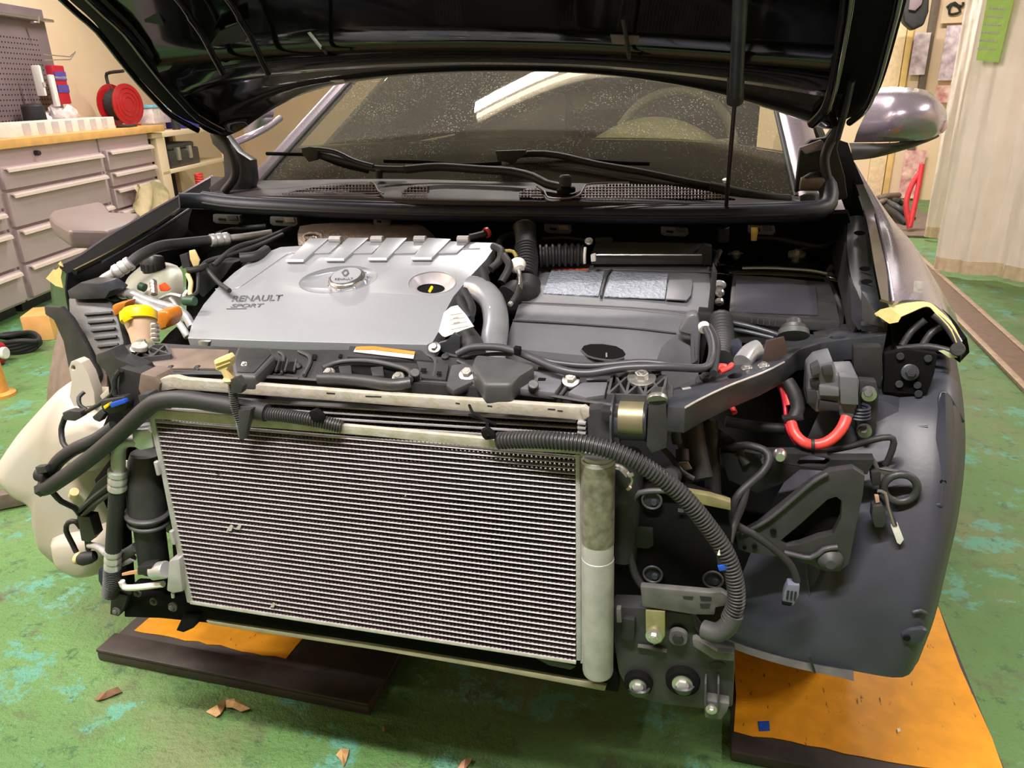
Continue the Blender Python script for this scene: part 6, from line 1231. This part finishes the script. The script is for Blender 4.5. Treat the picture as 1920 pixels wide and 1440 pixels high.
for u, v, r, pr in ((1272, 1190, .009, 0), (1197, 1281, .009, 1), (1280, 1277, .0105, 1)):
    c = PY(u, v, .016)
    if pr: turned('bolt_well', c+Vector((0, 0.006, 0)), c+Vector((0, -0.006, 0)), [(0, r*2.3), (0.8, r*2.2), (1, r*1.9)], PITCH, LPL)
    turned('washer', c+Vector((0, 0.0, 0)), c+Vector((0, -0.008, 0)), [(0, r*1.45), (1, r*1.35)], STEEL if pr else GMETAL, LPL); turned('bolt_socket', c+Vector((0, -0.006, 0)), c+Vector((0, -0.012, 0)), [(0, r*0.9), (0.9, r*0.8), (1, r*0.5)], DARK if not pr else ALUD, LPL, 6)
    if pr: grid('well_scoop', [[(u-24, v+8, .015), (u-8, v+18, .0), (u+14, v+18, .0), (u+26, v+6, .015)], [(u-20, v+16, .018), (u-6, v+26, .01), (u+12, v+26, .01), (u+24, v+14, .018)]], BLACK if u < 1250 else GRAYPL, LPL, 0.003, 3)
tube('plate_rib', [(1196, 1211, .016), (1225, 1215, .016), (1250, 1221, .016)], 0.003, GMETAL, LPL, 6)
for u in (1323, 1347): plate('guide_prong', [(u-2, 1282), (u+2, 1282), (u+2, 1328), (u-2, 1328)], FY(.0), 0.02, GRAYPL, LPL, bev=0.001)
FT = plate('clip_foot', [(1320, 1312), (1368, 1320), (1364, 1334), (1352, 1350), (1322, 1346)], FY(.005), 0.02, GMETAL, LPL, bev=0.002); bolt((1334, 1330, .0), (0, -1, .1), 0.0045, FT)
plate('undertray_edge', [(1298, 1200), (1305, 1198), (1345, 1222), (1376, 1226), (1376, 1240), (1338, 1236), (1300, 1212)], FY(.0), 0.01, GMETAL, LPL, bev=0.001)
plate('duct_clip', [(1155, 1142), (1164, 1143), (1166, 1168), (1156, 1168)], FY(.0), 0.01, GMETAL, LPL); plate('duct_side', [(1166, 1160), (1190, 1163), (1190, 1200), (1180, 1206), (1164, 1196)], FY(.01), 0.01, DARK, LPL)
plate('ring_emboss', ell(1345, 1248, 16, 7, 16), FY(.0185), 0.002, DARK, LPL, bev=0.0005)
# intercooler pipe flange and bracket right of radiator
FLG = turned('intercooler_outlet', (1150, 789, .05), (1214, 792, .05), [(0, 0.036), (0.06, 0.0365), (0.08, 0.024), (0.95, 0.024), (1, 0.022)], BMETAL, CAR, 32, label='black pipe outlet with golden metal sleeve')
turned('metal_sleeve', (1162, 784, .045), (1208, 786, .045), [(0, 0.022), (1, 0.022)], mat('olive_sleeve', (132, 126, 100), 0.4, metal=0.5), FLG, 32)
UB = plate('upright_bracket', [(1217, 745), (1226, 741), (1240, 741), (1248, 748), (1252, 800), (1250, 840), (1222, 850), (1212, 836), (1214, 790)], FY(.03), 0.03, BLACK, CAR, bev=0.004); turned('bracket_bolt', (1232, 752, .03), (1232, 744, .035), [(0, 0.0125), (0.7, 0.0125), (1, 0.0115)], STEEL, UB); turned('bolt_hole', (1232, 745, .034), (1232, 744, .035), [(0, 0.006), (1, 0.005)], DARK, UB)
OP = tube('outlet_hose', [(1168, 850, .06), (1172, 900, .06), (1170, 960, .06), (1166, 1040, .06)], 0.024, RUBBER, CAR, 20); cl_ = tube('hose_clamp', [(1152, 872, .03), (1166, 876, .02), (1178, 888, .02), (1184, 900, .02), (1178, 915, .02)], 0.0028, STEEL, OP, 6); tube('hose_clamp', [(1152, 878, .028), (1164, 882, .018), (1174, 894, .018)], 0.002, STEEL, OP, 6); cyl('clamp_screw', (1178, 892, .015), (1188, 889, .015), 0.0025, STEEL, OP, 8); cyl('clamp_screw', (1176, 912, .015), (1181, 917, .015), 0.004, STEEL, OP, 8)
# dark chassis behind, with shapes
grid('inner_chassis_wall', [[(1150, 800, .30), (1300, 790, .34), (1480, 700, .36), (1600, 680, .36)], [(1150, 900, .20), (1300, 900, .26), (1450, 880, .30), (1600, 850, .32)], [(1150, 1100, .16), (1300, 1100, .20), (1420, 1050, .24), (1560, 1000, .28)], [(1150, 1210, .18), (1300, 1190, .22), (1360, 1150, .26), (1480, 1090, .3)]], PITCH, CAR, 0.006, 3)
for q, r, m in (([(1206, 820, .1), (1240, 838, .1), (1262, 862, .09), (1278, 885, .08), (1300, 898, .08)], .004, GRAYPL), ([(1286, 760, .2), (1292, 800, .16), (1300, 850, .14), (1312, 900, .12)], .02, RUBBER), ([(1330, 790, .2), (1334, 850, .18), (1338, 940, .15)], .012, DARK), ([(1310, 780, .22), (1340, 810, .2), (1380, 840, .18), (1400, 870, .17)], .008, DARK), ([(1360, 790, .24), (1420, 800, .24), (1470, 804, .24)], .008, DARK), ([(1250, 760, .1), (1262, 790, .1), (1270, 830, .1)], .007, DARK)):
    tube('chassis_hose', q, r, m, CAR, 10)
plate('small_tab', [(1272, 868), (1290, 866), (1298, 880), (1284, 882)], FY(.07), 0.003, BROWN, CAR); turned('grommet', (1254, 896, .04), (1258, 892, .06), [(0, 0.012), (1, 0.014)], BLACK, CAR); cyl('grey_cone', (1280, 866, .09), (1279, 842, .10), 0.009, DARK, CAR)
# red cables
RCB = tube('red_cable', [(1483, 790, .20), (1490, 812, .19), (1505, 828, .18), (1524, 834, .18), (1548, 830, .18), (1568, 816, .185), (1580, 800, .19), (1587, 783, .20)], 0.0075, RED, CAR, 14, 0.01, label='thick red battery cable looped below the fuse box')
turned('black_tie', (1521, 834, .175), (1527, 834, .175), [(0, 0.0088), (1, 0.0088)], DARK, RCB); tube('red_wire', [(1456, 717, .24), (1466, 735, .23), (1472, 765, .22), (1474, 795, .2), (1482, 815, .19), (1492, 832, .19)], 0.003, PRED, CAR, 8); tube('red_wire', [(1462, 716, .24), (1474, 738, .23), (1479, 760, .22)], 0.0045, RED, CAR, 8)
tube('black_sleeve', [(1476, 716, .235), (1488, 735, .225), (1496, 765, .215), (1488, 786, .205)], 0.010, DARK, CAR, 12); plate('cable_clip', [(1466, 784), (1506, 780), (1508, 788), (1470, 792)], FY(.195), 0.012, DARK, CAR); tube('red_wire', [(1360, 750, .2), (1370, 760, .19), (1378, 775, .18)], 0.004, RED, CAR, 8)
for q in ([(1342, 693, .16), (1352, 686, .17), (1362, 688, .17)], [(1350, 697, .16), (1366, 690, .17), (1372, 684, .18)]): tube('red_wire', q, 0.004, RED, CAR, 8)
tube('silver_hose_end', [(1392, 680, .24), (1405, 662, .26), (1422, 654, .27)], 0.014, ALU, CAR, 14); tube('filter_drain', [(1352, 600, .44), (1354, 640, .36), (1352, 680, .26)], 0.02, RUBBER, CAR, 14, corr=0.012); plate('blue_black_plug', [(1370, 648), (1384, 644), (1392, 652), (1388, 672), (1374, 676)], FY(.26), 0.03, SEAL, CAR, bev=0.003)
# fuse box and brackets
FB = plate('relay_box', [(1516, 700), (1530, 684), (1562, 676), (1568, 704), (1606, 702), (1612, 716), (1608, 760), (1600, 786), (1574, 782), (1572, 770), (1530, 774), (1512, 756)], FY(.22), 0.06, AIRM, CAR, bev=0.004, label='grey black relay box beside the wing')
for q, y, m in (([(1518, 712), (1536, 710), (1538, 724), (1520, 726)], .215, DARK), ([(1536, 724), (1574, 730), (1574, 744), (1536, 742)], .21, AIRM), ([(1536, 752), (1574, 758), (1572, 772), (1534, 768)], .212, DARK), ([(1574, 706), (1608, 708), (1610, 760), (1576, 758)], .21, AIRM), ([(1512, 732), (1532, 734), (1532, 756), (1514, 756)], .212, BLACK), ([(1540, 690), (1560, 686), (1564, 704), (1544, 706)], .212, BLACK), ([(1520, 690), (1536, 682), (1540, 700), (1522, 706)], .208, GRAYPL)): plate('relay_block', q, FY(y), 0.02, m, FB, bev=0.002)
WB = plate('wing_bracket', [(1612, 714), (1644, 716), (1648, 742), (1644, 800), (1636, 824), (1610, 826), (1606, 790)], FY(.25), 0.02, BLACK, CAR, bev=0.003)
for u, v, r in ((1628, 737, .009), (1620, 806, .0085)): turned('flange_bolt', (u, v, .245), PY(u, v, .245)+Vector((0, -0.008, 0)), [(0, r*1.2), (1, r*1.1)], STEEL, WB); turned('bolt_head', PY(u, v, .237), PY(u, v, .23), [(0, r*0.7), (1, r*0.6)], GMETAL, WB, 6)
turned('flange_bolt', (1462, 851, .16), PY(1462, 851, .16)+Vector((0, -0.012, 0)), [(0, .009), (0.6, .009), (1, .006)], STEEL, CAR); turned('flange_bolt', (1436, 860, .16), PY(1436, 860, .16)+Vector((0, -0.01, 0)), [(0, .008), (1, .006)], GRAYPL, CAR)
for k in range(4): tube('spring_coil', [PY(1612, 769+k*6, .23)+Vector((0.012*cos(a), 0.010*sin(a), 0.0008*a)) for a in [pi+2*pi*i/10 for i in range(8)]], 0.0022, SEAL, CAR, 6)
turned('horn_disc', (1644, 790, .30), (1648, 790, .27), [(0, 0.05), (0.5, 0.048), (1, 0.03)], LINER, CAR, 32)
PLT = plate('lamp_mount_plate', [(1660, 664), (1700, 656), (1758, 664), (1752, 700), (1738, 740), (1690, 738), (1656, 735)], FY(.29), 0.012, PITCH, CAR, bev=0.003); bolt((1706, 698, .286), (0, -1, .3), 0.007, PLT, BMETAL)
for u, v in ((1688, 668), (1740, 672), (1686, 720), (1722, 738), (1720, 722)): turned('plate_hole', (u, v, .288), PY(u, v, .288)+Vector((0, -0.002, 0)), [(0, .0055), (1, .005)], BMETAL, PLT, 12)
plate('mount_upright', [(1600, 650), (1654, 650), (1656, 700), (1650, 730), (1640, 716), (1612, 712), (1600, 690)], FY(.28), 0.02, DARK, CAR, bev=0.003)
# triangular bracket
TRI = plate('bumper_bracket', [(1380, 1006), (1420, 985), (1470, 945), (1520, 905), (1556, 884), (1600, 878), (1622, 892), (1618, 930), (1606, 985), (1592, 1058), (1574, 1072), (1548, 1072), (1520, 1060), (1470, 1046), (1400, 1036), (1384, 1030)], FY(.13), 0.014, AIRM if 0 else BLACK, CAR, holes=[[(1464, 1014), (1500, 984), (1552, 937), (1568, 932), (1578, 940), (1577, 972), (1562, 1002), (1535, 1008), (1500, 1021), (1475, 1024)]], bev=0.004, seg=2, label='black triangular bumper bracket with a slot')
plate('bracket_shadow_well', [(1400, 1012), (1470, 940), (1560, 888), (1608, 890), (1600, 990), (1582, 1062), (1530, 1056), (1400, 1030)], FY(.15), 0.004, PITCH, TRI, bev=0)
for u, v, r in ((1415, 1024, .004), (1396, 1026, .003), (1450, 996, .0045)): turned('plate_hole', (u, v, .128), PY(u, v, .128)+Vector((0, -0.002, 0)), [(0, r), (1, r*0.9)], PITCH, TRI, 12)
turned('pressed_boss', (1556, 1050, .128), PY(1556, 1050, .128)+Vector((0, -0.012, 0)), [(0, .018), (0.6, .014), (1, .007)], GRAYPL, TRI); tube('bracket_ridge', [(1470, 1036, .127), (1520, 1046, .125), (1545, 1030, .125), (1570, 1026, .127)], 0.004, GRAYPL, TRI, 8)
tube('bracket_ridge', [(1390, 1000, .127), (1440, 975, .127), (1520, 908, .127), (1552, 888, .127)], 0.003, GRAYPL, TRI, 8)
plate('upper_gusset', [(1350, 850), (1430, 850), (1500, 850), (1560, 862), (1640, 862), (1626, 890), (1560, 884), (1500, 880), (1470, 905), (1420, 925), (1366, 900)], FY(.17), 0.02, DARK, CAR, holes=[[(1502, 858), (1520, 853), (1552, 856), (1556, 866), (1548, 874), (1500, 874), (1494, 868)]], bev=0.004)
# dangling looms
D1 = tube('sensor_loom', [(1330, 815, .2), (1360, 838, .18), (1400, 835, .16), (1434, 845, .15), (1442, 862, .14), (1430, 885, .13), (1400, 912, .11), (1380, 935, .10), (1374, 965, .10), (1382, 985, .10), (1410, 1000, .10), (1440, 1020, .10), (1462, 1038, .10), (1484, 1062, .10), (1494, 1090, .10)], 0.0055, RUBBER, CAR, 10, label='thin loom ending in a grey connector')
tube('loom_branch', [(1400, 912, .11), (1392, 945, .10), (1376, 985, .09), (1366, 1020, .06)], 0.0055, RUBBER, D1, 10)
plate('grey_connector', [(1477, 1096), (1500, 1098), (1498, 1118), (1488, 1136), (1466, 1132), (1470, 1112)], FY(.09), 0.016, mat('connector_grey', (108, 112, 128), 0.5), D1, bev=0.002); plate('connector_mouth', [(1467, 1128), (1486, 1132), (1482, 1137), (1466, 1134)], FY(.088), 0.006, PITCH, D1, bev=0.0005)
for k in range(3): plate('connector_label', [(1476+k*7, 1108+k), (1480+k*7, 1108+k), (1478+k*7, 1124+k), (1474+k*7, 1123+k)], FY(.0885), 0.002, DARK, D1, bev=0)
D2 = tube('lamp_loom', [(1500, 838, .19), (1540, 846, .2), (1590, 838, .21), (1640, 824, .2), (1668, 820, .2), (1676, 830, .2), (1668, 856, .2), (1660, 872, .2)], 0.0045, RUBBER, CAR, 10, label='thin black wire to the white plug')
CL = plate('loom_bracket', [(1634, 864), (1642, 862), (1650, 880), (1690, 884), (1690, 889), (1648, 890), (1640, 878)], FY(.18), 0.006, GMETAL, CAR, bev=0.001); c = PY(1688, 915, .18); tube('steel_ring', [c+Vector((0.021*cos(a), 0, 0.021*sin(a))) for a in [2*pi*i/24 for i in range(25)]], 0.0055, BLACK, CAR, 10, label='black ring bracket')
plate('wire_connector', [(1636, 950), (1656, 948), (1664, 972), (1658, 990), (1640, 990), (1634, 970)], FY(.15), 0.018, BLACK, CAR, bev=0.003); plate('copper_end', [(1640, 930), (1648, 930), (1650, 942), (1642, 944)], FY(.155), 0.006, mat('copper_pink', (222, 170, 150), 0.35, metal=0.4), CAR, bev=0.001)
tube('lamp_wire', [(1645, 920, .16), (1660, 925, .16), (1665, 950, .155), (1676, 985, .15)], 0.0022, STEEL, CAR, 6); tube('lamp_wire', [(1650, 928, .16), (1664, 945, .16), (1672, 965, .155), (1680, 985, .15)], 0.0022, RUBBER, CAR, 6)
plate('white_plug', [(1671, 988), (1684, 984), (1695, 1012), (1688, 1022), (1682, 1018)], FY(.15), 0.008, WHITE, CAR, bev=0.001, label='white plug dangling before the arch liner')
plate('relay_plug', [(1633, 885), (1652, 884), (1652, 910), (1636, 912)], FY(.17), 0.02, DARK, CAR, bev=0.002)
# ---- right wheel-arch liner
LR = grid('arch_liner', [[(1600, 640, .46), (1660, 655, .44), (1720, 660, .42), (1770, 664, .42), (1792, 668, .44)],
    [(1560, 720, .34), (1650, 735, .31), (1730, 745, .29), (1788, 740, .30), (1806, 750, .36)],
    [(1500, 850, .27), (1640, 860, .235), (1730, 855, .22), (1792, 850, .23), (1810, 850, .30)],
    [(1440, 960, .23), (1600, 985, .19), (1720, 980, .17), (1780, 968, .18), (1798, 962, .25)],
    [(1390, 1080, .20), (1560, 1100, .155), (1690, 1090, .14), (1757, 1075, .15), (1775, 1065, .22)],
    [(1350, 1170, .18), (1500, 1200, .14), (1650, 1205, .125), (1728, 1180, .13), (1752, 1160, .20)],
    [(1345, 1196, .18), (1480, 1234, .14), (1600, 1258, .125), (1692, 1270, .125), (1722, 1240, .18)]], LINER, CAR, 0.004, 4, label='smooth dark wheel arch liner')
fl = FY(.19)
tube('liner_crease', [(1763, 775, .265), (1762, 745, .28), (1768, 735, .285), (1780, 745, .28), (1806, 790, .30)], 0.0025, LINER, LR, 8)
tube('liner_crease', [(1752, 870, .222), (1748, 920, .20), (1750, 945, .185), (1765, 946, .18)], 0.004, LINER, LR, 8)
for u, v, y in ((1768, 905, .205), (1700, 1196, .125)): turned('liner_hole', (u, v, y-.008), PY(u, v, y-.008)+Vector((0, -0.002, 0)), [(0, .005), (1, .004)], PITCH, LR, 14)
tube('liner_ridge', [(1735, 1150, .13), (1725, 1145, .125), (1712, 1148, .125)], 0.003, LINER, LR, 8); plate('hole_boss', [(1690, 1190), (1704, 1182), (1730, 1180), (1740, 1184), (1730, 1204), (1710, 1210), (1694, 1206)], FY(.118), 0.01, LINER, LR, bev=0.003)
grid('liner_channel', [[(1762, 745, .278), (1778, 738, .272), (1800, 790, .30)], [(1756, 800, .245), (1782, 800, .240), (1806, 830, .29)], [(1752, 880, .212), (1780, 880, .206), (1804, 890, .26)], [(1748, 945, .185), (1772, 950, .180), (1792, 955, .22)]], LINER, LR, 0.004, 3)
tube('liner_fold', [(1600, 790, .29), (1670, 800, .262), (1740, 800, .248)], 0.002, LINER, LR, 6)
tube('liner_fold', [(1520, 1130, .158), (1512, 1060, .166), (1520, 1010, .185)], 0.002, LINER, LR, 6)
plate('trim_tick', [(1516, 1232), (1520, 1232), (1530, 1262), (1526, 1263)], FY(.118), 0.003, DARK, LR, bev=0)
grid('liner_bottom_trim', [[(1345, 1192, .17), (1400, 1213, .155), (1480, 1236, .135), (1560, 1252, .12), (1600, 1258, .118)], [(1350, 1205, .165), (1400, 1226, .15), (1480, 1250, .13), (1560, 1267, .115), (1601, 1277, .112)]], GMETAL, LR, 0.004, 3, label='grey lip along the liner bottom')
